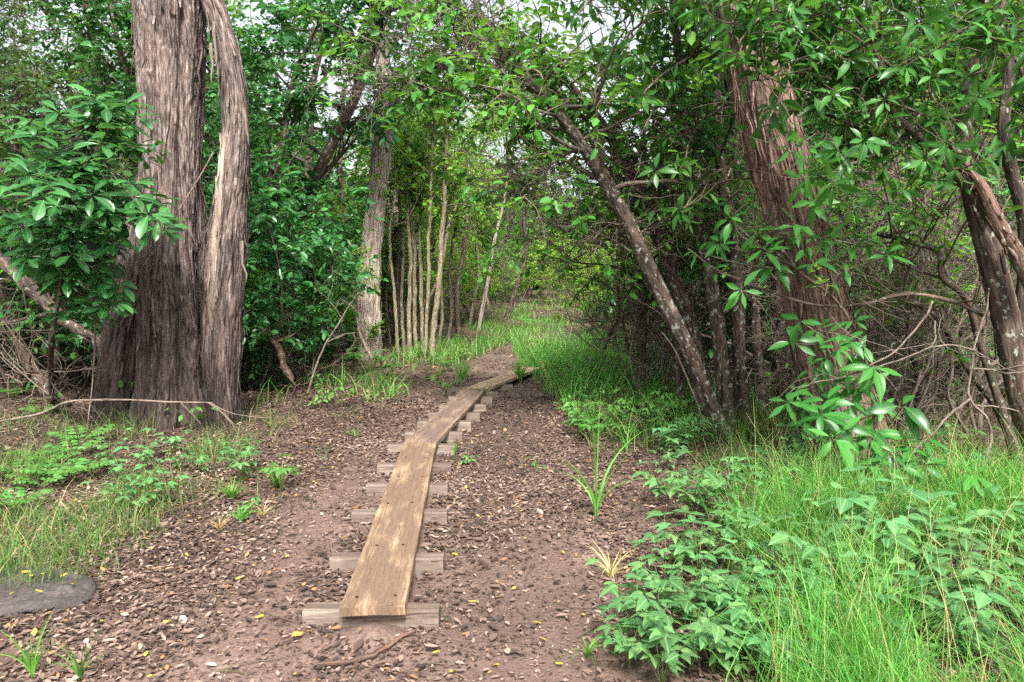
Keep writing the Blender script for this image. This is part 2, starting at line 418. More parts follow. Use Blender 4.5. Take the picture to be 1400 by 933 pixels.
# ================================================================== ground and trail
def mudheap(x, y):
    return .055 * np.exp(-((x + .60) / .13) ** 2 - ((y - 3.02) / .12) ** 2) + .022 * np.exp(-((x + .60) / .34) ** 2 - ((y - 3.02) / .10) ** 2)
def build_ground():
    def axis(a, b, n, c, k):
        lo, hi = math.asinh((a - c) / k), math.asinh((b - c) / k)
        return c + k * np.sinh(np.linspace(lo, hi, n))
    xs = axis(-160, 160, 400, -0.3, .9); ys = axis(-60, 260, 520, 4.2, 1.0)
    X, Y = np.meshgrid(xs, ys); Z = gh(X, Y)
    mk = path_mask(X, Y)
    wp = ground_at(688, 588)
    wet = np.exp(-(((X - wp[0]) / .55) ** 2 + ((Y - wp[1]) / 1.5) ** 2)) + .55 * np.exp(-(((X + .05) / .5) ** 2 + ((Y - 3.3) / .8) ** 2)) + .5 * np.exp(-(((X + .55) / .35) ** 2 + ((Y - 9.0) / 1.2) ** 2))
    Z = Z - .012 * mk * (1 - smooth(9, 14, Y)) - .03 * np.clip(wet, 0, 1) + mudheap(X, Y)
    v = np.stack([X, Y, Z], -1).reshape(-1, 3); a = np.stack([mk, np.clip(wet, 0, 1), 0 * mk], -1).reshape(-1, 3)
    nx = len(xs); i = np.arange(len(ys) - 1)[:, None] * nx; j = np.arange(nx - 1)[None]
    f = np.stack([i + j, i + j + 1, i + nx + j + 1, i + nx + j], -1).reshape(-1, 4)
    on = mk.reshape(-1)[f].mean(1) > .5
    for nm, sel in (('ground', ~on), ('path', on)):
        b = MB(); used = np.unique(f[sel]); idx = np.full(len(v), -1); idx[used] = np.arange(len(used))
        b.add(v[used], idx[f[sel]], a[used])
        o = mobj(nm, b.mesh(nm, M['soil'])); o['kind'] = 'structure'
        if nm == 'path': props(o, 'brown muddy footpath strewn with dry leaves', 'path')
        else: props(o, 'dark leafy forest floor on both sides of the path', 'ground')
build_ground()
def gz(x, y):
    """height of the finished ground, path dip included"""
    x = np.asarray(x, float); y = np.asarray(y, float); mk = path_mask(x, y)
    wp = WETP
    wet = np.exp(-(((x - wp[0]) / .55) ** 2 + ((y - wp[1]) / 1.5) ** 2)) + .55 * np.exp(-(((x + .05) / .5) ** 2 + ((y - 3.3) / .8) ** 2)) + .5 * np.exp(-(((x + .55) / .35) ** 2 + ((y - 9.0) / 1.2) ** 2))
    return gh(x, y) - .012 * mk * (1 - smooth(9, 14, y)) - .03 * np.clip(wet, 0, 1) + mudheap(x, y)
WETP = ground_at(688, 588)
def gz1(x, y): return float(gz(np.array([x]), np.array([y]))[0])
def spot(px, py):
    p = ground_at(px, py); p[2] = gz1(p[0], p[1]); return p

# ================================================================== boardwalk
def rounded_bar(b, c0, c1, wid, z0, z1, n=40, seed=1, rough=.004, r=.010, mat=0, yaw_ends=(0, 0), endrough=0.0):
    """a sawn timber from c0 to c1 (xy), worn edges, slightly uneven"""
    c0 = np.array(c0, float); c1 = np.array(c1, float); d = unit(c1 - c0); s = np.array([-d[1], d[0]]); L = np.linalg.norm(c1 - c0)
    h = z1 - z0; w = wid / 2
    prof = [(-w, 0), (-w, h - r), (-w + r * .3, h - r * .3), (-w + r, h)] + [(-w + r + (wid - 2 * r) * k / 8, h) for k in range(1, 8)] + [(w - r, h), (w - r * .3, h - r * .3), (w, h - r), (w, 0), (0, 0)]
    prof = np.array(prof); m = len(prof); t = np.linspace(0, 1, n)
    v = np.zeros((n, m, 3)); a = np.zeros((n, m, 3))
    for q in range(m):
        e = np.stack([t * L * 5, np.full(n, prof[q, 0] * 14), np.full(n, prof[q, 1] * 20 + seed)], -1)
        off = (fbm(e, 3, seed) - .5) * 2 * rough
        along = t * L
        if endrough:
            along = along + np.where(t == 0, 1, 0) * endrough * (fbm(np.array([[prof[q, 0] * 30, prof[q, 1] * 60, seed]]), 3, seed + 5)[0] - .3)
        across = prof[q, 0] + off * (abs(prof[q, 0]) > w * .8)
        skew = (yaw_ends[0] * (1 - t) + yaw_ends[1] * t) * prof[q, 0] * ((t < .5 / n) | (t > 1 - .5 / n))
        v[:, q, :2] = c0 + d * (along + skew)[:, None] + s * across[:, None]
        v[:, q, 2] = z0 + prof[q, 1] + off
        a[:, q] = np.stack([t * L + seed * 3.7, np.full(n, prof[q, 0] / w), np.full(n, prof[q, 1] + seed)], -1)
    i = np.arange(n - 1)[:, None] * m; j = np.arange(m)[None]; j2 = (j + 1) % m
    f = np.stack([i + j, i + m + j, i + m + j2, i + j2], -1).reshape(-1, 4)
    b.add(v.reshape(-1, 3), f, a.reshape(-1, 3), mat)
    base = b.n - n * m
    for row, rev in ((0, 0), (n - 1, 1)):
        ctr = v[row].mean(0); b.v.append(ctr[None]); b.a.append(a[row].mean(0)[None]); ci = b.n; b.n += 1
        ring = base + row * m + np.arange(m)
        q = np.stack([np.full(m, ci), ring, np.roll(ring, -1)], -1)
        b.f[3].append(q[:, ::-1] if rev else q); b.m[3].append(np.full(m, mat, np.int32))

BZ = .110
A0, A1, B1, C1, D1 = (onz(*p, BZ)[:2] for p in ((509, 829), (574, 605), (650, 531), (695, 514.0), (727, 502)))
def build_boardwalk():
    bw = thing('boardwalk', 'narrow plank boardwalk on short cross timbers running along the muddy path', 'boardwalk', (A0[0], A0[1], 0))
    org = np.array(bw.location)
    def child(name, b, mats, label=None, parent=bw):
        o = mobj(name, b.mesh(name, mats, org, False), parent); props(o, label); return o
    W = .286
    dAB = unit(A1 - A0); dBC = unit(B1 - A1)
    def miter(d0, d1):
        a = math.atan2(*d1[::-1]) - math.atan2(*d0[::-1]); return math.tan(a / 2)
    segs = [(A0, A1, 'plank_tan', 'tan worn plank, the longest one at the near end', 1), (A1, B1, 'plank_grey', 'greyish brown damp plank in the middle', 2),
            (B1, C1, 'plank_far', 'pale plank beyond the second bend', 3), (C1, D1, 'plank_far', 'last short plank half hidden in grass', 4)]
    planks = []
    for k, (p, q, mt, lab, sd) in enumerate(segs):
        d0 = unit(segs[k - 1][1] - segs[k - 1][0]) if k else None; d = unit(q - p)
        d1 = unit(segs[k + 1][1] - segs[k + 1][0]) if k < 3 else None
        y0 = -math.tan(.5 * math.asin(float(np.cross(d0, d)))) if d0 is not None else 0.
        y1 = math.tan(.5 * math.asin(float(np.cross(d, d1)))) if d1 is not None else 0.
        b = MB(); gap = .004
        rounded_bar(b, p + d * (gap if k else 0), q - d * (gap if k < 3 else 0), W, .0655, BZ, 60, sd, .0035, .007, 0, (-y0, -y1), .012 if k == 0 else .0)
        o = child('plank', b, M[mt], lab); planks.append((o, p, q))
    sl = [(413, 600, 853), (450, 606, 778), (480, 611, 714), (500, 612, 675), (515, 617, 646), (530, 625, 618), (553, 632, 601), (570, 644, 585.5), (585, 656, 573), (600, 664, 561), (613, 673, 549.5), (624, 681, 542.5), (650, 701, 533)]
    for k, (x0, x1, yb) in enumerate(sl):
        p = onz(x0, yb, 0); q = onz(x1, yb, 0); p = p[:2] + (0, .045); q = q[:2] + (0, .045)
        rr = np.random.default_rng(50 + k); t = rr.normal(0, .006, 2); p[1] += t[0]; q[1] += t[1]
        b = MB(); rounded_bar(b, p, q, .088, -.085, .0635 + rr.uniform(-.004, .0012), 14, 20 + k, .005, .012, 0, (0, 0), .01)
        child('sleeper', b, M['sleeper'])
        # two nail heads where the plank crosses this timber
        c = .5 * (p[1] + q[1])
        for (o, a, e) in planks:
            if a[1] - .02 <= c <= e[1] + .02:
                f = (c - a[1]) / (e[1] - a[1]); m = a + (e - a) * f; d = unit(e - a); s = np.array([-d[1], d[0]])
                for sg in (-1, 1):
                    pt = m + s * sg * (.08 + rr.uniform(-.015, .01)) + d * rr.uniform(-.015, .015)
                    nb = MB(); nb.tube([[pt[0], pt[1], BZ - .004], [pt[0], pt[1], BZ + .0045]], [.008, .0075], 9)
                    child('nail_head', nb, M['nail'], parent=o)
                break
    # mud smeared up against the near end
    return bw
build_boardwalk()

# ================================================================== scatter helpers
def in_view(x, y, m=.12):
    return np.abs(x) < (.70 + m) * y + .4
def scatter(n, y0, y1, dens, rng, power=1.0, xw=.80):
    y = y0 + (y1 - y0) * rng.random(n) ** power
    x = (rng.random(n) * 2 - 1) * (xw * y + .4)
    keep = rng.random(n) < dens(x, y)
    return x[keep], y[keep]

def boardwalk_clear(x, y):
    d = np.full(np.shape(x), 9.0)
    for p, q in ((A0, A1), (A1, B1), (B1, C1), (C1, D1)):
        t = np.clip(((x - p[0]) * (q - p)[0] + (y - p[1]) * (q - p)[1]) / np.sum((q - p) ** 2), 0, 1)
        d = np.minimum(d, np.hypot(x - p[0] - t * (q - p)[0], y - p[1] - t * (q - p)[1]))
    return d

# ---- leaf litter
CURL = leafn([(0, 0), (.15, .10), (.4, .22), (.65, .20), (.85, .10), (1, 0)], .22, -.22)
def build_litter():
    rng = np.random.default_rng(3)
    def dens(x, y):
        q = np.stack([x * .8, y * .8, 0 * x], -1); nz = fbm(q, 3, 31)
        mk = path_mask(x, y)
        bare = np.exp(-((x - (-.93 - .07 * y)) / .30) ** 2) * smooth(.30, .44, nz + .05) * (1 - smooth(5.5, 7, y)) + .85 * np.exp(-((x - .20) / .36) ** 2) * (1 - smooth(4.2, 5.2, y))+ .5*np.exp(-((x +.9) / .5) ** 2) * (1 - smooth(2.8, 3.4, y))
        d = .34 + .9 * smooth(.35, .60, nz) + .25 * (1 - mk)
        wetb = np.exp(-(((x - WETP[0]) / .5) ** 2 + ((y - WETP[1]) / 1.3) ** 2))
        return np.clip(d * (1 - .84 * np.clip(bare + .75 * wetb, 0, 1) * mk), .05, 1) * (boardwalk_clear(x, y) > .16)
    b = MB()
    for n, y0, y1, l0, l1, pw in ((150000, 2.0, 9.5, .018, .046, .75), (40000, 8, 26, .04, .09, .8)):
        x, y = scatter(n, y0, y1, dens, rng, pw)
        N = len(x); z = gz(x, y)
        D = np.stack([rng.normal(size=N), rng.normal(size=N), rng.normal(0, .12, N)], -1); Nn = perp_normals(unit(D), rng, 1, .16)
        L = rng.uniform(l0, l1, N) * rng.choice([.7, 1, 1, 1.15], N)
        P = np.stack([x, y, z + .006 + .012 * rng.random(N)], -1) - unit(D) * L[:, None] * .5
        big = rng.random(N) < .04; L = np.where(big, L * 1.6, L)
        cl = .6 * (fbm(np.stack([x * 2.2, y * 2.2, 0 * x], -1), 3, 44) - .5); sel = rng.random(N) < .5
        tone = np.clip(rng.beta(1.5, 2.3, N) + cl, 0, 1)
        for tmp, m in ((LITTER, sel), (CURL, ~sel)):
            b.leaves(tmp, P[m], D[m], Nn[m], L[m], tone[m], 0, rng.uniform(.55, 1.25, int(m.sum())))
    x, y = scatter(70000, 2.0, 6.5, lambda x, y: np.clip(.35 + .65 * dens(x, y), 0, 1) * (boardwalk_clear(x, y) > .15), rng, .8)
    N = len(x); D = np.stack([rng.normal(size=N), rng.normal(size=N), rng.normal(0, .25, N)], -1)
    b.leaves(LITTER, np.stack([x, y, gz(x, y) + .006], -1), D, perp_normals(unit(D), rng, 1, .3), rng.uniform(.008, .026, N), rng.beta(1.5, 2.0, N), 0, rng.uniform(.4, 1.3, N))
    for k in range(1500):
        yy = 2.2 + 9 * rng.random(); xx = rng.uniform(-1, 1) * (.8 * yy + .3)
        if boardwalk_clear(np.array([xx]), np.array([yy]))[0] < .2 or (rng.random() < .6 and path_mask(np.array([xx]), np.array([yy]))[0] > .5): continue
        w = np.array([[xx, yy, 0.]]) + np.cumsum(np.vstack([np.zeros(3), rng.normal(0, .01, (5, 3)) + unit(np.array([rng.normal(), rng.normal(), 0])) * rng.uniform(.015, .06)]), 0); w[:, 2] = gz(w[:, 0], w[:, 1]) + .012
        r = rng.uniform(.0012, .0035); b.tube(w, [r, r, r, r, r * .8, r * .5], 4, 1)
    o = mobj('leaf_litter', b.mesh('leaf_litter', [M['litter'], M['bark_mid']]))
    props(o, 'dry brown fallen leaves covering the path and forest floor', 'leaf litter', kind='stuff')
build_litter()

# ---- single yellow leaves
def build_yellow():
    rng = np.random.default_rng(8)
    protos = []
    for k in range(3):
        b = MB(); b.leaves(leafn([(0, 0), (.08, .02), (.25, .16), (.45, .24), (.7, .19), (.9, .08), (1, 0)], .10, -.12), [[0, 0, 0.004]], np.array([[1, .0, .04]]), np.array([[0, .1 * (k - 1), 1]]), .06, [.5])
        protos.append(b.mesh('fallen_leaf', M['yellow']))
    px = [(47, 874), (232, 854), (345, 775), (200, 892), (362, 842), (257, 763), (215, 672), (330, 790), (307, 804), (402, 922), (200, 927), (617, 914), (627, 759), (637, 669), (675, 644), (655, 708), (495, 880), (717, 699), (795, 840), (742, 850), (972, 729), (770, 757), (715, 736), (298, 631), (680, 582), (708, 627), (520, 581), (678, 645), (452, 700), (395, 760), (140, 852), (300, 722), (590, 893), (680, 905), (758, 905), (705, 800), (640, 820), (845, 612), (890, 606), (430, 662), (20, 827), (100, 690), (28, 799), (42, 802), (62, 800), (83, 806), (60, 828), (100, 815)]
    for k, (u, v) in enumerate(px):
        p = spot(u, v)
        o = mobj('fallen_leaf', protos[k % 3], None, p + (0, 0, .062 if u < 125 and 786 < v < 838 else .016))
        o.rotation_euler = (rng.normal(0, .18), rng.normal(0, .18), rng.random() * 6.28); s = rng.uniform(.42, .9); o.scale = (s, s, s)
        props(o, 'bright yellow fallen leaf lying on the brown leaf litter', 'leaf', 'yellow leaves dropped on the ground')
    b = MB(); b.leaves(leafn([(0, 0), (.10, .05), (.3, .2), (.5, .26), (.75, .18), (1, 0)], .16, -.2), [[0, 0, .004]], np.array([[1, 0, .1]]), np.array([[0, .2, 1]]), .075, [.5])
    me = b.mesh('fallen_leaf', M['ochre'])
    for (u, v, lab) in ((162, 736, 'orange brown fallen leaf lying below the left weeds on dark litter'), (415, 868, 'orange tan fallen leaf lying left of the near end timber'), (1066, 895, 'dry tan leaf lying in the lower right grass')):
        o = mobj('fallen_leaf', me, None, spot(u, v) + (0, 0, .014)); o.rotation_euler = (0, .1, rng.random() * 6); props(o, lab, 'leaf')
build_yellow()

# ---- grass
def blade_batch(b, x, y, z, L, wd, bend, rng, mat=0, lean=None, rows=4, rnd=None):
    n = len(x); az = rng.random(n) * 2 * pi if lean is None else lean + rng.normal(0, .7, n)
    t = np.linspace(0, 1, rows)
    A = np.stack([np.cos(az), np.sin(az), 0 * az], -1); S = np.stack([-np.sin(az), np.cos(az), 0 * az], -1)
    tw = rng.random(n) * 2 * pi; S2 = unit(S * np.cos(tw)[:, None] + A * np.sin(tw)[:, None])
    P = np.stack([x, y, z], -1)
    out = (bend[:, None] * t[None] ** 2) * L[:, None]; hgt = L[:, None] * (t[None] - .42 * bend[:, None] ** 2 * t[None] ** 3)
    c = P[:, None] + A[:, None] * out[..., None] + UP * hgt[..., None]
    w = wd[:, None] * (1 - t[None] ** 1.7) * np.where(t[None] == 0, .7, 1) + .0004
    v = np.stack([c - S2[:, None] * w[..., None], c + S2[:, None] * w[..., None]], 2).reshape(n, rows * 2, 3)
    a = np.zeros((n, rows * 2, 3)); a[..., 0] = np.repeat(t, 2)[None]; a[..., 2] = (rng.random(n) if rnd is None else rnd)[:, None]
    q = np.arange(rows - 1) * 2; f = np.stack([q, q + 1, q + 3, q + 2], -1)
    ff = (f[None] + (np.arange(n) * rows * 2)[:, None, None]).reshape(-1, 4)
    b.add(v.reshape(-1, 3), ff, a.reshape(-1, 3), mat)

def grass_patch(label, n, y0, y1, dens, l0, l1, w0, w1, mat, seed, power=1.0, bend=(.2, .8), lean=None, xw=.85, clump=2.2):
    rng = np.random.default_rng(seed)
    def d2(x, y):
        return dens(x, y) * smooth(.38, .62, fbm(np.stack([x * clump, y * clump, 0 * x], -1), 2, seed))
    x, y = scatter(n, y0, y1, d2, rng, power, xw); N = len(x); b = MB()
    L = rng.uniform(l0, l1, N) * (.55 + .75 * fbm(np.stack([x * 1.7, y * 1.7, 0 * x], -1), 2, seed + 9))
    blade_batch(b, x, y, gz(x, y) - .01, L, rng.uniform(w0, w1, N), rng.uniform(*bend, N), rng, 0, lean)
    o = mobj('grass', b.mesh('grass', M[mat])); props(o, label, 'grass', kind='stuff'); return o

def box(x0, x1, y0, y1, s=.35):
    return lambda x, y: smooth(x0 - s, x0 + s, x) * (1 - smooth(x1 - s, x1 + s, x)) * smooth(y0 - s, y0 + s, y) * (1 - smooth(y1 - s, y1 + s, y))
def right_edge(y):    # where the grass starts on the right of the path
    return np.interp(y, [2, 2.6, 3.2, 4, 5, 6.2, 7.2], [.55, .62, .80, 1.0, 1.15, 1.4, 1.5])
off_path = lambda x, y: 1 - smooth(.15, .6, path_mask(x, y))
grass_patch('bright yellow green long grass filling the lower right corner', 210000, 1.9, 5.2, lambda x, y: smooth(0, 1.1, x - right_edge(y) - .05) * (1 - .8 * smooth(3.7, 4.8, y)), .18, .66, .0010, .0026, 'grass', 101, .9, (.2, .9), None, .85, 2.6)
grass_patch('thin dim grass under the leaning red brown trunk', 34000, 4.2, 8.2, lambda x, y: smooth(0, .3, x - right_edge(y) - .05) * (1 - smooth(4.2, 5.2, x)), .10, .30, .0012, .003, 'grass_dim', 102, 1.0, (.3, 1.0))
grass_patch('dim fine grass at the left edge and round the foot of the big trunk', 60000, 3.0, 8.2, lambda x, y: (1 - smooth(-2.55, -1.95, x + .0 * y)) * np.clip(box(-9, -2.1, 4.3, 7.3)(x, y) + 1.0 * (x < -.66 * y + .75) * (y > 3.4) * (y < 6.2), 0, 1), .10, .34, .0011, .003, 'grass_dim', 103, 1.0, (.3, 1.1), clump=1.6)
grass_patch('broad bladed green grass along the left bank of the path', 15000, 8.0, 14.5, lambda x, y: (1 - smooth(.45, .9, np.abs(x - trail_x(y) + trail_half(y) + .62))) * off_path(x, y), .22, .60, .004, .010, 'grass', 104, 1.0, (.35, 1.1), clump=1.3)
grass_patch('sunlit bright grass closing the far end of the path', 90000, 11.5, 30, lambda x, y: (1 - smooth(1.2, 2.4, np.abs(x - trail_x(y) - .35))) * (off_path(x, y)), .16, .48, .003, .009, 'grass', 105, .8, (.3, 1.0), clump=.9)
grass_patch('tall bright grass on the right of the far boardwalk', 60000, 8.6, 16, lambda x, y: smooth(0, .4, x - trail_x(y) - trail_half(y) + .05) * (1 - smooth(1.7, 2.6, x - .0 * y)), .25, .75, .003, .008, 'grass', 106, .9, (.25, .9), clump=1.1)
grass_patch('thin straw coloured stalks standing in the lower right grass', 4500, 2.1, 5.4, lambda x, y: smooth(0, .8, x - right_edge(y) - .1), .30, .80, .0007, .0014, 'straw', 109, .9, (.1, .6), clump=1.5)
grass_patch('broad bladed green grass mixed into the lower right thicket of grass', 5000, 2.1, 5.6, lambda x, y: smooth(0, .8, x - right_edge(y) - .05), .20, .55, .0028, .0055, 'grass', 111, .9, (.3, 1.0), clump=2.2)
grass_patch('medium green grass mixed with herbs on the right verge', 48000, 6.2, 13, lambda x, y: smooth(0, .4, x - trail_x(y) - trail_half(y) + .1) * (1 - smooth(2.4, 3.6, x)), .18, .55, .002, .005, 'grass', 110, .9, (.3, 1.0), clump=1.8)
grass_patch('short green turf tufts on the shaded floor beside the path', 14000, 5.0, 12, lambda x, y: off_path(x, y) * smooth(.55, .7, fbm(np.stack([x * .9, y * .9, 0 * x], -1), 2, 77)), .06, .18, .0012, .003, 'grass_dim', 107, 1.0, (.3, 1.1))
# ================================================================== stems with real bark relief
def bark_trunk(b, path, rad, seg, rows, seed, lobes=(), relief=.03, fk=(16., 1.1), twist=0.0, strips=0, mat=0, strip_mat=None, plates=.0, open_top=False):
    rng = np.random.default_rng(seed)
    c = spline(path, rows); R = spline(np.asarray(rad, float)[:, None], rows)[:, 0]
    t = unit(np.gradient(c, axis=0)); ref = np.array([0, 1., 0.])
    N = unit(np.cross(t, np.cross(ref, t))); B = np.cross(t, N)        # N stays near world y
    sl = np.concatenate([[0], np.cumsum(np.linalg.norm(np.diff(c, axis=0), axis=1))])
    th = np.linspace(0, 2 * pi, seg, endpoint=False)
    S, TH = np.meshgrid(sl, th, indexing='ij'); RR = np.repeat(R[:, None], seg, 1)
    prof = np.ones_like(S)
    for (t0, sharp, amp, s0, s1) in lobes:                             # ridges and hollows, fading between heights s0..s1
        prof += amp * np.exp(sharp * (np.cos(TH - t0 - twist * S) - 1)) * (1 - smooth(s0, s1, S))
    prof += .16 * (fbm(np.stack([np.cos(TH) * 1.3, np.sin(TH) * 1.3, S * .55 + seed], -1), 3, seed) - .5)
    a2 = TH + twist * S
    q = np.stack([np.cos(a2) * RR * fk[0], np.sin(a2) * RR * fk[0], S * fk[1] + seed * 3.1], -1)
    w = fbm(q * .35, 2, seed + 3)
    q = q + (w[..., None] - .5) * 2.2
    n = fbm(q, 5, seed + 7, .58)
    rid = 1 - np.abs(2 * n - 1); rid = rid ** 1.6
    pl = fbm(np.stack([np.cos(a2) * RR * 9, np.sin(a2) * RR * 9, S * 1.6], -1), 4, seed + 17)
    dsp = relief * (rid - .55) + plates * (smooth(.50, .53, pl) - .5)
    rr = RR * prof + dsp * np.minimum(1, RR / .2)
    dirv = np.cos(TH)[..., None] * N[:, None] + np.sin(TH)[..., None] * B[:, None]
    v = c[:, None] + rr[..., None] * dirv
    a = np.stack([np.cos(a2) * RR, np.sin(a2) * RR, S], -1)
    i = np.arange(rows - 1)[:, None] * seg; j = np.arange(seg)[None]; j2 = (j + 1) % seg
    f = np.stack([i + j, i + seg + j, i + seg + j2, i + j2], -1).reshape(-1, 4)
    b.add(v.reshape(-1, 3), f, a.reshape(-1, 3), mat)
    base = b.n - rows * seg
    for row in ((0,) if open_top else (0, rows - 1)):
        b.v.append(v[row].mean(0)[None]); b.a.append(np.array([[0, 0, sl[row]]])); ci = b.n; b.n += 1
        ring = base + row * seg + np.arange(seg)
        b.f[3].append(np.stack([np.full(seg, ci), ring, np.roll(ring, -1)], -1)); b.m[3].append(np.full(seg, mat, np.int32))
    sm = mat if strip_mat is None else strip_mat
    for _ in range(strips):                                            # loose shreds of bark, lifting at one end
        j0 = rng.integers(seg); k = int(rows * rng.uniform(.03, .11)); i0 = rng.integers(2, rows - k - 2)
        ii = np.linspace(i0, i0 + k, 6).astype(int); wd = rng.uniform(.004, .016); lift = rng.uniform(.010, .055)
        u = np.linspace(0, 1, 6); off = .004 + lift * (1 - u) ** 2 if rng.random() < .65 else .004 + lift * u ** 2 * .6
        dj = np.round(rng.normal(0, .02) * seg * u).astype(int)
        pc = v[ii, (j0 + dj) % seg] + dirv[ii, j0] * np.reshape(off, (-1, 1)); side = np.cross(dirv[ii, j0], t[ii]) * wd * np.sin(pi * (.15 + .8 * u))[:, None]
        th_ = dirv[ii, j0] * .003
        vv = np.stack([pc - side, pc + side, pc + side - th_, pc - side - th_], 1).reshape(-1, 3)
        qq = []
        for r in range(5):
            for e in range(4): qq.append([r * 4 + e, r * 4 + (e + 1) % 4, r * 4 + 4 + (e + 1) % 4, r * 4 + 4 + e])
        aa = np.repeat(a[ii, j0][:, None], 4, 1).reshape(-1, 3) + rng.normal(0, .3) * np.array([1, 1, 0])
        b.add(vv, qq, aa, sm)
    return c, R

def px_path(pts, y):
    """centre line and radius from picture positions (px, py, half width) at distance y (number or list)"""
    ys = np.broadcast_to(np.asarray(y, float), (len(pts),))
    P = np.array([at(p[0], p[1], yy) for p, yy in zip(pts, ys)])
    return P, np.array([p[2] * yy / 1000.0 for p, yy in zip(pts, ys)])

def walk(rng, p, d, L, n=6, w=.22, up=.0):
    pts = [np.array(p, float)]; d = unit(d)
    for _ in range(n):
        d = unit(d + rng.normal(0, w, 3) + np.array([0, 0, up])); pts.append(pts[-1] + d * L / n)
    return np.array(pts)

class Crown:
    """collects leaves of one kind as arrays"""
    def __init__(s): s.P, s.D, s.N, s.L, s.r, s.w = [], [], [], [], [], []
    def put(s, P, D, N, L, r, w=None):
        P = np.asarray(P, float).reshape(-1, 3); n = len(P)
        s.P.append(P); s.D.append(np.asarray(D).reshape(-1, 3)); s.N.append(np.asarray(N).reshape(-1, 3)); s.L.append(np.broadcast_to(L, (n,)))
        s.r.append(np.broadcast_to(r, (n,))); s.w.append(np.broadcast_to(1.0 if w is None else w, (n,)))
    def into(s, b, tm, mat=0):
        if s.P:
            A = [np.vstack(s.P), np.vstack(s.D), np.vstack(s.N), np.concatenate(s.L), np.concatenate(s.r), np.concatenate(s.w)]
            tms = tm if isinstance(tm, list) else [tm]; pick = np.random.default_rng(len(A[0])).integers(0, len(tms), len(A[0]))
            for k, q in enumerate(tms):
                m = pick == k; b.leaves(q, A[0][m], A[1][m], A[2][m], A[3][m], A[4][m], mat, A[5][m])
        return b

def rosette(cr, rng, p, axis, n, L, spread=1.0, droop=.15, tone=None):
    axis = unit(axis); h = unit(np.cross(axis, [.3, .9, .2])); g = np.cross(axis, h)
    az = np.arange(n) * 2.4 + rng.random() * 6.28 + rng.normal(0, .25, n); el = np.linspace(.05, .95, n) * spread + rng.normal(0, .12, n)
    rad = np.cos(az)[:, None] * h + np.sin(az)[:, None] * g
    D = unit(rad * np.sin(np.clip(1.55 - el * .75, .2, 1.9))[:, None] + axis * (el * .75)[:, None] - UP * droop)
    N = axis[None] + rng.normal(0, .22, (n, 3)); N = unit(N - D * np.sum(N * D, -1, keepdims=True))
    P = p + rad * .008 + axis[None] * (np.linspace(0, 1, n) * .03)[:, None]
    r = np.clip((rng.beta(2, 2.4) if tone is None else tone) * .75 + .25 * rng.random(n), 0, .97)
    cr.put(P, D, N, L * rng.uniform(.62, 1.12, n), r, rng.uniform(.85, 1.1, n))

def twig_leaves(cr, rng, pts, n, L, droop=.2, end=True):
    pts = np.asarray(pts); k = len(pts) - 1
    t = np.linspace(.15, 1, n) * k * .9999; i = t.astype(int); f = (t - i)[:, None]
    P = pts[i] * (1 - f) + pts[i + 1] * f; T = unit(pts[i + 1] - pts[i])
    side = unit(np.cross(T, UP + rng.normal(0, .3, (n, 3)))) * np.where(np.arange(n) % 2, 1, -1)[:, None]
    D = unit(T * .55 + side + rng.normal(0, .28, (n, 3)) - UP * droop)
    cr.put(P, D, perp_normals(D, rng, 1, .45), L * rng.uniform(.6, 1.15, n), np.clip(rng.beta(2, 2.2) * .7 + .3 * rng.random(n), 0, 1), rng.uniform(.8, 1.15, n))

def branch_out(rng, bw, cr, stem, rad, nb, f0, L1, el, n2, n3, nl, leafL, k=4, up=.04, wmat=0, leaf_on=1.0, az0=None, azw=None, thick=.42):
    """limbs > branches > twigs > leaves from a stem polyline"""
    stem = np.asarray(stem); m = len(stem) - 1
    for q in range(nb):
        u = f0 + (1 - f0) * ((q + rng.random() * .8) / nb); t = min(u * m, m - 1e-4); i = int(t); f = t - i
        p = stem[i] * (1 - f) + stem[i + 1] * f; r0 = rad[i] * (1 - f) + rad[i + 1] * f; T = unit(stem[i + 1] - stem[i])
        az = q * 2.4 + rng.normal(0, .4) if az0 is None else az0 + rng.uniform(-azw, azw)
        e = el + rng.normal(0, .25); d = np.array([cos(az) * cos(e), sin(az) * cos(e), sin(e)]) + T * .25
        L = L1 * (1.1 - .55 * (u - f0) / max(1e-3, 1 - f0)) * rng.uniform(.7, 1.2)
        l1 = walk(rng, p, d, L, 7, .20, up); ra = np.linspace(max(.006, r0 * thick), .005, 8)
        bw.tube(l1, ra, k, wmat, False)
        for a in range(n2):
            t2 = rng.uniform(.2, 1) * 6.99; i2 = int(t2); p2 = l1[i2] + (l1[i2 + 1] - l1[i2]) * (t2 - i2)
            d2 = unit(l1[i2 + 1] - l1[i2]) * .7 + rng.normal(0, .62, 3) + UP * .12
            l2 = walk(rng, p2, d2, L * rng.uniform(.28, .5), 5, .25, up); bw.tube(l2, np.linspace(max(.004, ra[i2] * .6), .003, 6), 3, wmat, False)
            for c in range(n3):
                t3 = rng.uniform(.25, 1) * 4.99; i3 = int(t3); p3 = l2[i3] + (l2[i3 + 1] - l2[i3]) * (t3 - i3)
                d3 = unit(l2[i3 + 1] - l2[i3]) * .6 + rng.normal(0, .7, 3)
                l3 = walk(rng, p3, d3, rng.uniform(.22, .5), 3, .25, -.02); bw.tube(l3, [.004, .003, .0025, .002], 3, wmat, False)
                if nl and rng.random() < leaf_on: twig_leaves(cr, rng, l3, nl, leafL)

def finish(root, parts):
    org = np.array(root.location)
    for name, b, mats in parts:
        if b.n: mobj(name, b.mesh(name, mats, org), root)
    return root

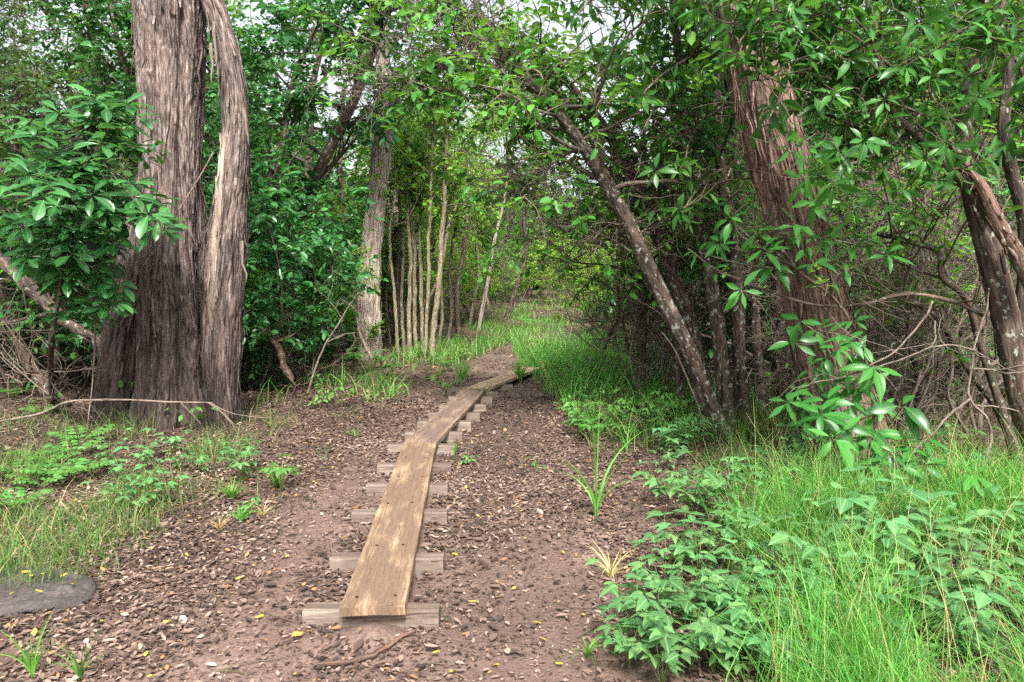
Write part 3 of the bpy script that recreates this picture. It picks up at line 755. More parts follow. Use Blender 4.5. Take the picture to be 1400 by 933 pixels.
# ================================================================== the big shaggy trunk, left
def big_tree():
    Y = 7.55
    base = spot(238, 592); root = thing('tree', 'huge old shaggy grey brown trunk with fused side stem standing on the left', 'tree', base)
    b = MB()
    P, R = px_path([(243, 650, 72), (241, 612, 64), (240, 560, 53), (239, 470, 45), (236, 360, 40), (234, 230, 38), (234, 110, 40), (233, 0, 44), (232, -150, 46), (226, -400, 40)], Y)
    bark_trunk(b, P, R, 300, 620, 11, lobes=[(pi * 1.0, 9, .14, 1.2, 3.6), (pi * .72, 16, .18, .3, 2.4), (pi * 1.25, 14, .20, .4, 2.6), (pi * 1.1, 60, -.16, .4, 2.0), (pi * .86, 70, -.18, .8, 3.5), (pi * 1.42, 30, -.14, 1.5, 6), (pi * .62, 40, -.12, 1.0, 5), (pi * .3, 10, .2, .2, 1.2), (pi * 1.7, 10, .25, .2, 1.4), (pi * .98, 130, -.30, .2, 2.0), (pi * .80, 150, -.26, .6, 2.8), (pi * 1.18, 130, -.24, .3, 2.4), (pi * .9, 60, .12, .2, 2.2), (pi * 1.08, 60, .14, .1, 1.6), (pi * .70, 140, -.24, 5, 9), (pi * 1.16, 170, -.18, 5, 9), (pi * .90, 200, -.14, 4, 9), (pi * 1.02, 12, .06, 5, 9), (pi * .74, 30, .38, .25, 1.0), (pi * 1.06, 45, .32, .2, .9), (pi * 1.34, 30, .38, .25, 1.05), (pi * .9, 70, .22, .2, .8)],
               relief=.042, fk=(24, 2.0), twist=.05, strips=520, plates=.026)
    s = MB(); P, R = px_path([(318, 650, 27), (309, 610, 25), (303, 550, 22), (304, 450, 24), (308, 360, 25), (316, 270, 20), (322, 185, 17), (317, 110, 15), (305, 50, 14), (289, 0, 13), (270, -50, 13), (250, -110, 12)], [7.4, 7.42, 7.42, 7.42, 7.42, 7.42, 7.42, 7.4, 7.38, 7.36, 7.38, 7.45])
    bark_trunk(s, P, R, 150, 460, 12, lobes=[(pi * .9, 20, -.22, 1.0, 4.2), (pi * 1.2, 16, .18, 1, 4.5)], relief=.030, fk=(30, 2.0), strips=240, plates=.014)
    l = MB(); P, R = px_path([(152, 650, 42), (160, 605, 36), (166, 545, 33), (175, 460, 29), (186, 370, 24), (202, 280, 20), (218, 210, 18)], 7.75)
    bark_trunk(l, P, R, 150, 300, 13, lobes=[(pi, 20, .15, .5, 2.4), (pi * .8, 30, -.2, .6, 2.2), (pi * 1.2, 30, .2, .3, 2)], relief=.045, fk=(16, .9), strips=60, plates=.012)
    g = MB(); P, R = px_path([(196, 640, 17), (198, 590, 14), (199, 520, 12), (200, 430, 11), (203, 350, 9), (212, 285, 8)], [7.22, 7.22, 7.24, 7.26, 7.28, 7.32])
    bark_trunk(g, P, R, 80, 260, 14, relief=.022, fk=(24, .9), strips=24, plates=.008)
    d = MB(); P, R = px_path([(290, 452, 2), (291, 420, 7), (294, 375, 9), (295, 335, 8), (299, 290, 6), (302, 240, 5), (306, 195, 4), (311, 165, 3)], [7.27, 7.27, 7.27, 7.27, 7.27, 7.29, 7.32, 7.36])
    bark_trunk(d, P, R, 60, 220, 15, relief=.034, fk=(36, 2.4), strips=40, plates=.02)
    for k, (px0, py0, px1, py1) in enumerate([(288, 60, 291, 118), (292, 30, 297, 95), (296, 70, 299, 110), (330, 330, 336, 390), (334, 150, 340, 200)]):
        a, e = at(px0, py0, 7.25), at(px1, py1, 7.2); d.tube(np.linspace(a, e, 5) + np.random.default_rng(k).normal(0, .006, (5, 3)), [.014, .018, .014, .010, .003], 5)
    finish(root, [('trunk', b, M['bark_big']), ('side_stem', s, M['bark_big']), ('buttress', l, M['bark_big']), ('rib_stem', g, M['bark_big']), ('dead_strip', d, M['bark_dead'])])
    for o in root.children:
        lab = {'side_stem': 'curved side stem fused to the right of the trunk', 'buttress': 'dark flared buttress on the left', 'dead_strip': 'pale stripped dead wood'}.get(o.name.split('.')[0])
        if lab: o['label'] = lab
big_tree()

def red_tree():
    base = spot(1152, 640); Y = base[1] + .1
    root = thing('tree', 'reddish brown stringy barked trunk leaning left over the right grass', 'tree', base)
    b = MB(); P, R = px_path([(1187, 690, 54), (1173, 645, 48), (1158, 585, 44), (1133, 490, 41), (1116, 425, 39), (1098, 340, 37), (1077, 260, 37), (1058, 195, 36), (1042, 125, 35), (1024, 20, 36), (1000, -110, 34), (970, -300, 30)], Y)
    bark_trunk(b, P, R, 240, 560, 21, lobes=[(pi * .8, 12, .15, .5, 2), (pi * 1.3, 12, .2, .3, 1.6), (pi * 1.05, 50, -.14, .8, 4), (pi * .75, 50, -.12, 1.5, 5), (pi * 1.35, 50, -.12, 2.0, 5)], relief=.032, fk=(27, 1.5), twist=-.06, strips=460, plates=.014)
    s = MB(); P, R = px_path([(1046, 330, 4), (1038, 300, 5), (1030, 265, 5), (1022, 235, 4)], Y - .25)
    k = MB(); c = at(1072, 325, Y - .27); k.tube(np.array([c + (-.10, 0, 0), c + (-.04, -.05, .01), c + (.05, -.06, 0), c + (.11, 0, -.03)]), [.03, .06, .06, .02], 9)
    cr, bw = Crown(), MB(); rng = np.random.default_rng(22)
    branch_out(rng, bw, cr, P0 := px_path([(1015, -20, 30), (1000, -110, 30), (985, -220, 20), (970, -300, 10)], Y)[0], [.2, .18, .14, .1], 8, .1, 1.6, .5, 5, 4, 8, .13, thick=.25)
    cb = MB(); cr.into(cb, SMALLB)
    finish(root, [('trunk', b, M['bark_red']), ('burl', k, M['bark_red']), ('branches', bw, M['bark_red']), ('crown', cb, M['leaf_mid'])])
red_tree()

def snag():
    base = spot(505, 492); Y = base[1]
    root = thing('dead_tree', 'pale grey broken snag with a hollow top beside the thin poles', 'dead tree', base)
    b = MB(); P, R = px_path([(503, 505, 19), (505, 470, 16), (504, 420, 14.5), (507, 360, 13), (510, 310, 12.5), (516, 260, 12), (521, 210, 12), (525, 175, 12.5), (527, 152, 13)], Y)
    bark_trunk(b, P, R, 110, 300, 31, lobes=[(pi * .9, 14, .2, .3, 1.5)], relief=.055, fk=(14, 1.1), strips=60, plates=.02, open_top=True)
    # ragged rim and dark hollow: inner wall going down inside the stem
    n = 40; th = np.linspace(0, 2 * pi, n, endpoint=False); top = P[-1]; rng = np.random.default_rng(32)
    rim = np.array([.10 * (fbm(np.array([[cos(t) * 2.2, sin(t) * 2.2, 3.]]), 3, 5)[0]) + (.22 if -2.2 < ((t - pi * .62 + pi) % (2 * pi) - pi) < .5 else -.04) * abs(sin(t * 4)) for t in th])
    rows = []
    for rr, dz in ((R[-1] * 1.0, -.02), (R[-1] * 1.02, None), (R[-1] * .82, None), (R[-1] * .72, -.55)):
        z = (rim if dz is None else np.full(n, dz)); rows.append(np.stack([top[0] + np.cos(th) * rr, top[1] + np.sin(th) * rr, top[2] + z], -1))
    v = np.array(rows); i = np.arange(3)[:, None] * n; j = np.arange(n)[None]; j2 = (j + 1) % n
    f = np.stack([i + j, i + j2, i + n + j2, i + n + j], -1).reshape(-1, 4)
    b.add(v.reshape(-1, 3), f, np.stack([np.tile(np.cos(th) * .1, 4), np.tile(np.sin(th) * .1, 4), np.repeat([7, 7.1, 7.1, 6.5], n)], -1))
    br = MB(); rng = np.random.default_rng(33)
    for (pts, r) in [([(527, 165), (520, 150), (522, 130), (532, 108), (525, 85)], .03), ([(520, 152), (500, 145), (478, 152), (455, 172), (440, 178)], .022), ([(530, 150), (545, 130), (560, 120)], .015)]:
        br.tube(spline([at(p[0], p[1], Y - .1) for p in pts], 14), np.linspace(r, r * .4, 14), 6)
    finish(root, [('trunk', b, M['bark_snag']), ('branch', br, M['twig'])])
    b = MB(); base = spot(548, 462); P, R = px_path([(548, 470, 9), (540, 330, 8), (530, 200, 8), (525, 110, 8.5), (521, 30, 9), (515, -80, 8), (505, -220, 5)], 16.5)
    root = thing('tree', 'pale straight trunk rising behind the hollow snag into the sky gap', 'tree', (P[0][0], 16.5, gz1(P[0][0], 16.5)))
    bark_trunk(b, P, R, 60, 200, 34, relief=.03, fk=(14, 1.5))
    bw, cr, rng = MB(), Crown(), np.random.default_rng(35)
    branch_out(rng, bw, cr, P[3:], R[3:], 9, .35, 2.2, .4, 4, 3, 6, .12)
    finish(root, [('trunk', b, M['bark_snag']), ('branches', bw, M['twig']), ('crown', cr.into(MB(), SMALL), M['leaf_mid'])])
snag()

# ================================================================== slender poles on the left bank
def poles():
    rng = np.random.default_rng(41)
    spec = [([(590, 492), (597, 420), (602, 330), (607, 255), (612, 170)], 4.6, 'straightest pale pole, the thickest, at the right end of the pole clump'),
            ([(580, 492), (583, 400), (585, 320), (588, 250), (592, 170)], 2.8, 'thin pale pole just left of the thickest one'),
            ([(578, 486), (574, 400), (573, 330), (575, 260), (580, 190)], 3.0, 'thin pole forking pale and slightly wavy in the pole clump'),
            ([(569, 486), (566, 420), (566, 350), (560, 280), (566, 200)], 3.4, 'brownish pole in the middle of the pole clump'),
            ([(560, 487), (559, 420), (560, 360), (556, 290), (560, 215)], 3.6, 'mid brown pole leaning slightly left in the pole clump'),
            ([(553, 484), (551, 410), (554, 330), (549, 270), (548, 200)], 2.6, 'thin grey pole third from the left in the clump'),
            ([(546, 488), (540, 410), (533, 350), (536, 290), (542, 220)], 2.6, 'thin pole bowing left at knee height near the snag'),
            ([(543, 482), (543, 400), (546, 320), (544, 240), (550, 170)], 3.0, 'dark narrow pole closest to the snag'),
            ([(600, 482), (604, 420), (603, 360), (612, 290), (625, 230)], 2.4, 'short thin pole behind the thickest one, tipping right'),
            ([(612, 478), (618, 420), (614, 370), (622, 300), (640, 240)], 3.0, 'dark pole right of the clump leaning to the path'),
            ([(534, 476), (530, 400), (536, 330), (533, 260)], 2.2, 'thin brown pole right behind the snag')]
    for k, (pts, hw, lab) in enumerate(spec):
        base = spot(*pts[0]); Y = base[1] + (.4 if k > 6 else 0) + rng.uniform(-.2, .2)
        P = np.array([at(p[0], p[1], Y) for p in pts]); P[0] = (P[0][0], Y, gz1(P[0][0], Y) - .05)
        c = spline(P, 40) ; c[1:] += np.cumsum(rng.normal(0, .007, (39, 3)), 0) * [1, 1, 0]
        R = np.linspace(hw * Y / 1000, hw * Y / 1000 * .55, 40) * (1 + .06 * rng.normal(size=40)).clip(.85, 1.15)
        b = MB(); b.tube(c, R, 9)
        root = thing('sapling', lab, 'sapling', (P[0][0], Y, gz1(P[0][0], Y)), 'slender pole saplings on the left bank')
        bw, cr = MB(), Crown()
        branch_out(rng, bw, cr, c[22:], R[22:], 6, .15, .9, .6, 3, 3, 7, .11, k=3)
        finish(root, [('trunk', b, M['bark_pole'] if k not in (7, 9) else M['bark_mid']), ('branches', bw, M['twig']), ('crown', cr.into(MB(), SMALLB), M['leaf_mid'] if k % 3 else M['leaf_lime'])])
poles()

# ================================================================== lichened trunks arching over the path from the right
def arching():
    rng = np.random.default_rng(51)
    Y0 = spot(988, 604)[1]
    specs = [([(1004, 640, 22), (992, 600, 19), (968, 545, 17), (942, 480, 16), (912, 420, 16), (884, 360, 15.5), (858, 305, 15), (830, 252, 14), (800, 205, 12), (768, 160, 10.5), (735, 122, 8.5), (690, 104, 7), (640, 98, 5.5), (585, 88, 4)], np.linspace(0, .9, 14), 'longest lichen blotched trunk arching low over the path', 'main'),
             ([(972, 635, 17), (966, 590, 15), (958, 520, 13), (945, 450, 13), (925, 390, 13), (902, 330, 12), (878, 275, 11), (845, 205, 10), (815, 160, 8), (782, 120, 6), (740, 85, 5)], np.linspace(.5, 1.4, 11), 'second lichen trunk bending left close behind the longest arching one', 'second'),
             ([(996, 630, 17), (994, 580, 15), (987, 500, 13), (978, 420, 12), (966, 350, 11), (948, 270, 9), (935, 190, 8), (930, 90, 7), (915, -30, 5)], np.linspace(.2, .6, 9), 'upright lichen spotted stem in the middle of the right clump', 'third'),
             ([(1018, 625, 16), (1016, 570, 14), (1010, 480, 12), (1008, 400, 11), (1000, 320, 10), (985, 230, 8), (980, 130, 7), (985, 0, 6)], np.linspace(.45, .5, 8), 'mottled upright stem close to the red brown leaning trunk', 'fourth'),
             ([(1040, 610, 11), (1040, 540, 10), (1034, 460, 9), (1030, 390, 8), (1012, 300, 7), (1005, 200, 6), (990, 80, 5)], np.linspace(.9, 1.0, 7), 'thin dark stem between the lichen clump and the red brown trunk', 'fifth'),
             ([(950, 612, 8), (935, 560, 8), (925, 500, 7), (930, 430, 7), (918, 360, 6), (890, 300, 5), (872, 240, 4)], np.linspace(1.0, 1.5, 7), 'slim dark stem on the path side of the lichen clump', 'sixth')]
    for k, (pts, dy, lab, _n) in enumerate(specs):
        P, R = px_path(pts, Y0 + dy); b = MB()
        P[0][2] = gz1(P[0][0], P[0][1]) - .08; R = R * (.66 if k == 0 else .76)
        bark_trunk(b, P, R, 44 if k < 4 else 26, 240, 60 + k, lobes=[(1.0, 10, .15, .1, .7), (4.0, 10, .2, .1, .6)], relief=.022, fk=(16, 4))
        root = thing('tree', lab, 'tree', (P[0][0], P[0][1], gz1(P[0][0], P[0][1])), 'lichen blotched trunks right of the path')
        bw, cr, tw = MB(), Crown(), MB()
        m = len(P)
        if k == 0:
            c = spline(P, 60); Rr = spline(R[:, None], 60)[:, 0]
            branch_out(rng, bw, cr, c[30:], Rr[30:], 20, .0, 1.5, .15, 4, 3, 8, .115, k=4, up=-.01, leaf_on=.72)
            for pl, r in [([(800, 205), (770, 215), (735, 240), (700, 250)], .02), ([(735, 122), (715, 95), (690, 60), (655, 20), (640, -20)], .035), ([(690, 104), (650, 118), (600, 125), (540, 110), (480, 100)], .022), ([(690, 104), (640, 70), (600, 30), (565, 5)], .025), ([(858, 305), (905, 280), (940, 300), (975, 310)], .014), ([(768, 160), (790, 195), (870, 240), (960, 275), (1040, 285), (1075, 300)], .018), ([(884, 360), (840, 330), (790, 310), (745, 300)], .016)]:
                q = spline([at(x, y, Y0 + .7 + .15 * i) for i, (x, y) in enumerate(pl)], 24); q[1:-1] += np.cumsum(rng.normal(0, .006, (22, 3)), 0)
                bw.tube(q, np.linspace(r, r * .35, 24), 6)
                branch_out(rng, bw, Crown(), q[4:], np.full(20, r * .5), 17, .05, .75, .0, 5, 3, 0, .1, k=3, up=-.03)
                branch_out(rng, bw, cr, q[6:], np.full(18, r * .6), 6, .1, .8, .1, 4, 3, 8, .11, k=3, leaf_on=.6, up=-.02)
        elif k == 1:
            branch_out(rng, bw, cr, P[5:], R[5:], 16, .0, 1.7, .3, 5, 4, 8, .115, leaf_on=.75)
        else:
            branch_out(rng, bw, cr, P[m // 2:], R[m // 2:], 8, .1, 1.2, .35, 4, 3, 7, .12, leaf_on=.6)
        finish(root, [('trunk', b, M['bark_lichen']), ('branches', bw, M['twig'] if k == 0 else M['bark_mid']), ('crown', cr.into(MB(), SMALLB), M['leaf_mid'] if k < 2 else M['leaf_deep'])])
arching()

# ================================================================== forked dark trees at the right edge, with large-leaved boughs
LARGE = leafn([(0, 0), (.12, .010), (.24, .08), (.40, .14), (.56, .155), (.72, .125), (.88, .055), (1, 0)], .12, .30)
LARGES = [LARGE, leafn([(0, 0), (.10, .010), (.22, .09), (.38, .16), (.54, .175), (.72, .14), (.88, .06), (1, 0)], .20, .48, .006), leafn([(0, 0), (.14, .010), (.28, .07), (.45, .115), (.6, .125), (.78, .09), (.9, .04), (1, 0)], .06, .16, .004)]
def leafy_bough(rng, bw, cr, pts, r, nside, L, n, reach=.35, down=.1):
    """a bough (world polyline) with side twigs ending in leaf whorls"""
    q = spline(pts, 6 * len(pts)); m = len(q); q[1:-1] += np.cumsum(rng.normal(0, .003, (m - 2, 3)), 0)
    bw.tube(q, np.linspace(r, r * .35, m), 6)
    for k in range(nside):
        i = int(rng.uniform(.15, .99) * (m - 1)); d = rng.normal(0, 1, 3) + UP * (.25 - down)
        w = walk(rng, q[i], d, reach * rng.uniform(.4, 1.2), 4, .2, .03); bw.tube(w, np.linspace(max(.004, r * .3), .0035, 5), 4, 0, False)
        rosette(cr, rng, w[-1], unit(unit(w[-1] - w[-2]) + UP * rng.uniform(.1, .8) + rng.normal(0, .25, 3)), int(rng.integers(3, n)), L * rng.uniform(.75, 1.1), .8, .22)
        twig_leaves(cr, rng, w, int(rng.integers(4, 8)), L * .92, .3)
        if rng.random() < .6: v = walk(rng, w[1], rng.normal(0, 1, 3), rng.uniform(.3, .8), 6, .3, -.02); bw.tube(v, np.linspace(.0035, .0015, 7), 3, 0, False)
    rosette(cr, rng, q[-1], unit(unit(q[-1] - q[-2]) + UP * .6), n, L, .8, .22)

def right_edge_trees():
    rng = np.random.default_rng(71); Y = 5.0
    root = thing('tree', 'dark lichened multi-stem trunk curving up along the right edge of the photo', 'tree', (*at(1425, 640, Y)[:2], gz1(at(1425, 640, Y)[0], Y)))
    b = MB()
    P, R = px_path([(1440, 700, 27), (1425, 630, 24), (1400, 560, 22), (1387, 500, 22), (1372, 420, 22), (1352, 340, 21), (1330, 265, 17), (1318, 200, 14), (1322, 130, 12), (1342, 70, 11), (1364, 20, 10), (1380, -60, 9), (1395, -160, 6)], Y)
    P[0][2] = gz1(P[0][0], P[0][1]) - .05
    R = R * .72; bark_trunk(b, P, R, 60, 320, 72, relief=.02, fk=(18, 3), strips=20)
    l2 = MB(); P2, R2 = px_path([(1390, 480, 10), (1402, 380, 12), (1400, 300, 11), (1382, 230, 10), (1372, 170, 9), (1380, 90, 8), (1366, 40, 8), (1345, 0, 7), (1325, -50, 6)], Y + .12)
    R2 = R2 * .8; bark_trunk(l2, P2, R2, 40, 220, 73, relief=.016, fk=(18, 3))
    l3 = MB(); P3, R3 = px_path([(1415, 400, 14), (1392, 350, 15), (1366, 308, 14), (1343, 258, 11), (1318, 222, 8), (1293, 188, 5)], Y - .22)
    R3 = R3 * .68; bark_trunk(l3, P3, R3, 44, 200, 74, relief=.016, fk=(22, 1.4), strips=40, plates=.006)
    bw, cr = MB(), Crown()
    A = lambda *p: [at(x, y, Y - .1 - .08 * i) for i, (x, y) in enumerate(p)]
    leafy_bough(rng, bw, cr, A((1352, 300), (1320, 255), (1280, 212), (1240, 170), (1212, 130), (1205, 85), (1190, 40)), .032, 24, .155, 8, .38)
    leafy_bough(rng, bw, cr, A((1212, 130), (1170, 105), (1120, 85), (1075, 60), (1030, 45)), .020, 24, .15, 8, .42)
    leafy_bough(rng, bw, cr, A((1190, 40), (1130, 20), (1070, 0), (1000, -10), (950, -20)), .018, 22, .15, 8, .42)
    leafy_bough(rng, bw, cr, A((1240, 170), (1200, 185), (1160, 170), (1105, 150), (1060, 150)), .016, 15, .15, 8, .30)
    leafy_bough(rng, bw, cr, A((1330, 100), (1280, 60), (1240, 20), (1200, -30)), .018, 18, .15, 8, .40)
    leafy_bough(rng, bw, cr, A((1364, 45), (1390, 90), (1410, 140), (1420, 200)), .016, 10, .18, 7, .40)
    leafy_bough(rng, bw, cr, A((1345, 0), (1300, -20), (1250, -40)), .016, 8, .15, 8, .36)
    for pl in (((1260, 130), (1180, 60), (1110, 30), (1040, 15)), ((1250, 180), (1190, 215), (1150, 225), (1120, 240)), ((1215, 110), (1150, 110), (1090, 100), (1030, 110)), ((1290, 60), (1330, 40), (1380, 60)), ((1200, 0), (1120, -20), (1050, 20), (1010, 70)), ((1225, 60), (1260, 110), (1280, 150))):
        leafy_bough(rng, bw, cr, [at(x, y, Y - .25 - .12 * i) for i, (x, y) in enumerate(pl)], .014, 17, .15, 8, .36)
    finish(root, [('trunk', b, M['bark_dark']), ('forked_limb', l2, M['bark_dark']), ('broken_limb', l3, M['bark_peel']), ('branches', bw, M['bark_mid']), ('crown', cr.into(MB(), LARGES), M['leaf_large'])])
    for o in root.children:
        if o.name.startswith('broken_limb'): o['label'] = 'brown peeling limb ending in a broken stub'
    # overhanging bough from a tree just above the frame, upper middle right
    root = thing('tree', 'large leaved tree hanging dark boughs over the upper middle right', 'tree', (*at(1070, 620, 7.9)[:2], gz1(at(1070, 620, 7.9)[0], 7.9)))
    b = MB(); P, R = px_path([(1072, 620, 14), (1070, 500, 12), (1062, 380, 11), (1040, 200, 10), (1000, 40, 9), (960, -100, 8)], 7.9); bark_trunk(b, P, R, 40, 160, 75, relief=.02, fk=(18, 3))
    bw, cr = MB(), Crown()
    for pl in ([(1000, 40), (960, 70), (915, 100), (880, 130)], [(985, 0), (930, 10), (880, 30), (840, 70)], [(970, -60), (900, -40), (830, -20), (790, 20)], [(1030, 150), (985, 150), (945, 180), (930, 230)], [(1045, 240), (1000, 230), (960, 250), (930, 290)], [(1050, 300), (1010, 300), (975, 330)]):
        leafy_bough(rng, bw, cr, [at(x, y, 7.7 - .45 * i) for i, (x, y) in enumerate(pl)], .022, 18, .155, 8, .5)
    finish(root, [('trunk', b, M['bark_dark']), ('branches', bw, M['bark_mid']), ('crown', cr.into(MB(), LARGES), M['leaf_large'])])
right_edge_trees()

def right_shrub():
    rng = np.random.default_rng(81); Y = 5.05
    base = spot(1215, 690); root = thing('shrub', 'glossy large leaved shrub climbing in front of the red brown leaning trunk', 'shrub', base)
    bw, cr = MB(), Crown(); sp = Crown()
    ups = [(1075, 330), (1112, 362), (1160, 342), (1060, 368), (1132, 388), (1182, 332), (1035, 322), (1210, 352), (985, 335), (955, 345), (978, 372), (1000, 302), (1015, 398), (1088, 312), (1100, 340), (1150, 365), (1045, 345), (1125, 325)]
    mids = [(1095, 440), (1120, 452), (1168, 440), (1085, 470), (1110, 505), (1140, 520), (1175, 520), (1130, 552), (1100, 580), (1145, 478), (1130, 492), (1172, 482), (1192, 505), (1160, 470), (1078, 552), (1090, 538), (1162, 548), (1178, 532), (1205, 560)]
    lows = [(1150, 582), (1166, 604), (1138, 602), (1192, 598), (1232, 558), (1242, 612), (1262, 606), (1226, 640), (1262, 640), (1284, 662), (1182, 640), (1155, 662), (1302, 682), (1332, 652), (1362, 658), (1312, 712), (1262, 690), (1215, 620), (1120, 570), (1345, 690)]
    trunkp = spline([base - (0, 0, .05), at(1200, 600, Y), at(1185, 500, Y + .05), at(1150, 420, Y + .05), at(1090, 370, Y)], 40)
    bw.tube(trunkp, np.linspace(.022, .008, 40), 6)
    lowp = spline([base, at(1240, 660, Y - .2), at(1290, 670, Y - .4), at(1340, 675, Y - .5)], 24); bw.tube(lowp, np.linspace(.016, .006, 24), 5)
    for grp, src, dy, L in ((ups, trunkp[24:], 0, .19), (mids, trunkp[8:26], -.15, .20), (lows, np.vstack([trunkp[:10], lowp]), -.45, .215)):
        for (x, y) in grp:
            p = at(x, y, Y + dy + rng.uniform(-.22, .12)); i = int(np.argmin(np.linalg.norm(src - p, axis=1)))
            w = spline([src[i], .5 * (src[i] + p) + rng.normal(0, .04, 3) - (0, 0, .03), p], 9); bw.tube(w, np.linspace(.007, .0035, 9), 4, 0, False)
            rosette(cr, rng, p, unit(unit(p - src[i]) * .6 + UP * .9 + (0, -.35, 0) + rng.normal(0, .25, 3)), int(rng.integers(5, 9)), L * rng.uniform(.7, 1.05), .7, .28)
        twig_leaves(cr, rng, w[3:], int(rng.integers(2, 5)), L * .85, .3)
    for (x, y) in ((1114, 372), (1122, 392)):
        p = at(x, y, Y - .2); rosette(sp, rng, p, (0, -.4, 1), 7, .075, 1.6, -.1)
    for pts in ([(940, 340), (985, 372), (1060, 402), (1120, 418), (1180, 416), (1240, 402), (1300, 412), (1345, 432)], [(1000, 290), (1015, 325), (1065, 340), (1090, 372)]):
        q = spline([at(x, y, Y + .1) for x, y in pts], 40); bw.tube(q, np.linspace(.006, .015, 40), 5)
        branch_out(rng, bw, Crown(), q, np.full(40, .008), 6, .1, .5, .2, 3, 2, 0, .1, k=3)
    finish(root, [('branches', bw, M['bark_mid']), ('crown', cr.into(MB(), LARGES), M['leaf_large']), ('new_shoot', sp.into(MB(), ELLIPTIC), M['leaf_sprout'])])
    # pale bare branch bending in front of it
    b = MB(); Yb = 4.75
    for pts, r in [([(1341, 650), (1356, 605), (1350, 575), (1326, 546), (1330, 500), (1334, 470), (1350, 425), (1352, 395)], .011), ([(1326, 546), (1300, 565), (1277, 592), (1255, 615), (1235, 660)], .009), ([(1334, 480), (1290, 470), (1240, 490), (1190, 505), (1140, 520)], .006), ([(1275, 412), (1262, 440), (1230, 478), (1170, 510), (1110, 525)], .008), ([(1330, 505), (1380, 512), (1420, 500)], .006)]:
        q = spline([at(x, y, Yb) for x, y in pts], 30); q[1:-1] += np.cumsum(rng.normal(0, .0025, (28, 3)), 0); b.tube(q, np.linspace(r, r * .45, 30), 6)
        branch_out(rng, b, Crown(), q[4:], np.full(26, r * .5), 2, .1, .35, .1, 1, 2, 0, .1, k=3)
    o = mobj('bare_branch', b.mesh('bare_branch', M['twig'])); props(o, 'pale bare forked branch bending down in front of the right thicket', 'branch')
right_shrub()

def left_shrub():
    rng = np.random.default_rng(91)
    base = spot(72, 560); root = thing('shrub', 'glossy dark green shrub with leaf rosettes in front of the big shaggy trunk', 'shrub', base)
    bw, cr = MB(), Crown()
    hub = at(85, 380, 6.5); st = spline([base, at(70, 470, 6.6), hub, at(95, 260, 6.4), at(120, 170, 6.3)], 40); bw.tube(st, np.linspace(.03, .01, 40), 7)
    pts = []
    while len(pts) < 105:
        u = rng.normal(size=3); u /= np.linalg.norm(u); r = rng.uniform(.3, 1.12) ; x = 92 + 132 * u[0] * r; y = 262 - 128 * u[2] * r; d = 6.2 + .75 * u[1] * r
        if x > 205 and y < 190: continue
        pts.append((x, y, d))
    pts += [(185, 285, 6.6), (205, 295, 6.6), (222, 300, 6.62), (195, 270, 6.6), (170, 305, 6.5), (215, 280, 6.65), (150, 320, 6.3), (130, 290, 6.1)]
    pts += [(rng.uniform(40, 165), rng.uniform(330, 440), rng.uniform(6.3, 7.0)) for _ in range(34)] + [(rng.uniform(130, 175), rng.uniform(135, 170), 6.2) for _ in range(5)]
    for (x, y, d) in pts:
        p = at(x, y, d); i = int(np.argmin(np.linalg.norm(st[8:] - p - (0, 0, .15), axis=1))) + 8
        w = spline([st[i], .55 * st[i] + .45 * p - (0, 0, .06) + rng.normal(0, .03, 3), p], 8); bw.tube(w, np.linspace(.008, .004, 8), 4, 0, False)
        rosette(cr, rng, p, unit(UP + .5 * unit(p - hub) + rng.normal(0, .2, 3) + (0, -.2, 0)), int(rng.integers(7, 11)), .205, .7, .10)
    finish(root, [('branches', bw, M['bark_dark']), ('crown', cr.into(MB(), [OBOVATE, leafn([(0, 0), (.12, .02), (.30, .08), (.50, .14), (.68, .175), (.82, .16), (.93, .09), (1, 0)], .22, .42, .004)]), M['leaf_deep'])])
left_shrub()
# ================================================================== the woods: prototypes, then copies
ZERO = np.zeros(3)
def proto_tree(seed, H, r0, leaf, tm, leafL, bark, nb=16, f0=.35, L1=1.9, el=.35, n2=6, n3=5, nl=9, lean=.12, wander=.10, leaf_on=1.0, stems=1):
    rng = np.random.default_rng(seed); tb, bw, cr = MB(), MB(), Crown()
    for s in range(stems):
        az = s * 2.1 + rng.random(); d = np.array([cos(az), sin(az), 0]) * lean * (1 if stems == 1 else 2.2) + UP
        c = walk(rng, (0.10 * s * cos(az), .10 * s * sin(az), -.08), d, H * rng.uniform(.85, 1.05), 12, wander, .05)
        R = r0 * np.linspace(1.1, .3, 13) * (1 if stems == 1 else rng.uniform(.6, 1))
        cc = spline(c, 48); RR = spline(R[:, None], 48)[:, 0] * (1 + .10 * (fbm(np.stack([cc[:, 2] * 3, 0 * RR0, 0 * RR0], -1), 2, seed) - .5) if (RR0 := np.zeros(48)) is not None else 1)
        tb.tube(cc, RR, 10)
        branch_out(rng, bw, cr, c, R, nb // stems, f0, L1, el, n2, n3, nl, leafL, leaf_on=leaf_on)
    return [('trunk', tb.mesh('trunk', bark)), ('branches', bw.mesh('branches', M['twig'] if leaf_on < .6 else bark)), ('crown', cr.into(MB(), tm).mesh('crown', leaf))]

def make_first(name, label, cat, parts, group):
    r = thing(name, label, cat, (0, -500, 0), group)
    for n, me in parts: mobj(n, me, r)
    return r

def clearance(x, y): return abs(x - float(trail_x(y)))
def zone(x, y):
    px = 700 + 1000 * x / max(y, 1)
    for lim, txt in ((130, 'left of the big shaggy trunk'), (330, 'behind the big shaggy trunk'), (480, 'between shaggy trunk and hollow snag'), (640, 'behind the thin pole saplings'),
                     (760, 'where the path disappears'), (900, 'beyond the sunlit right grass'), (1060, 'behind the lichen blotched arching trunks'), (1200, 'behind the red brown leaning trunk')):
        if px < lim: return txt
    return 'in the thicket at the right edge'
def row(y): return 'in front' if y < 12.5 else ('midway' if y < 20 else ('far back' if y < 30 else 'rearmost'))

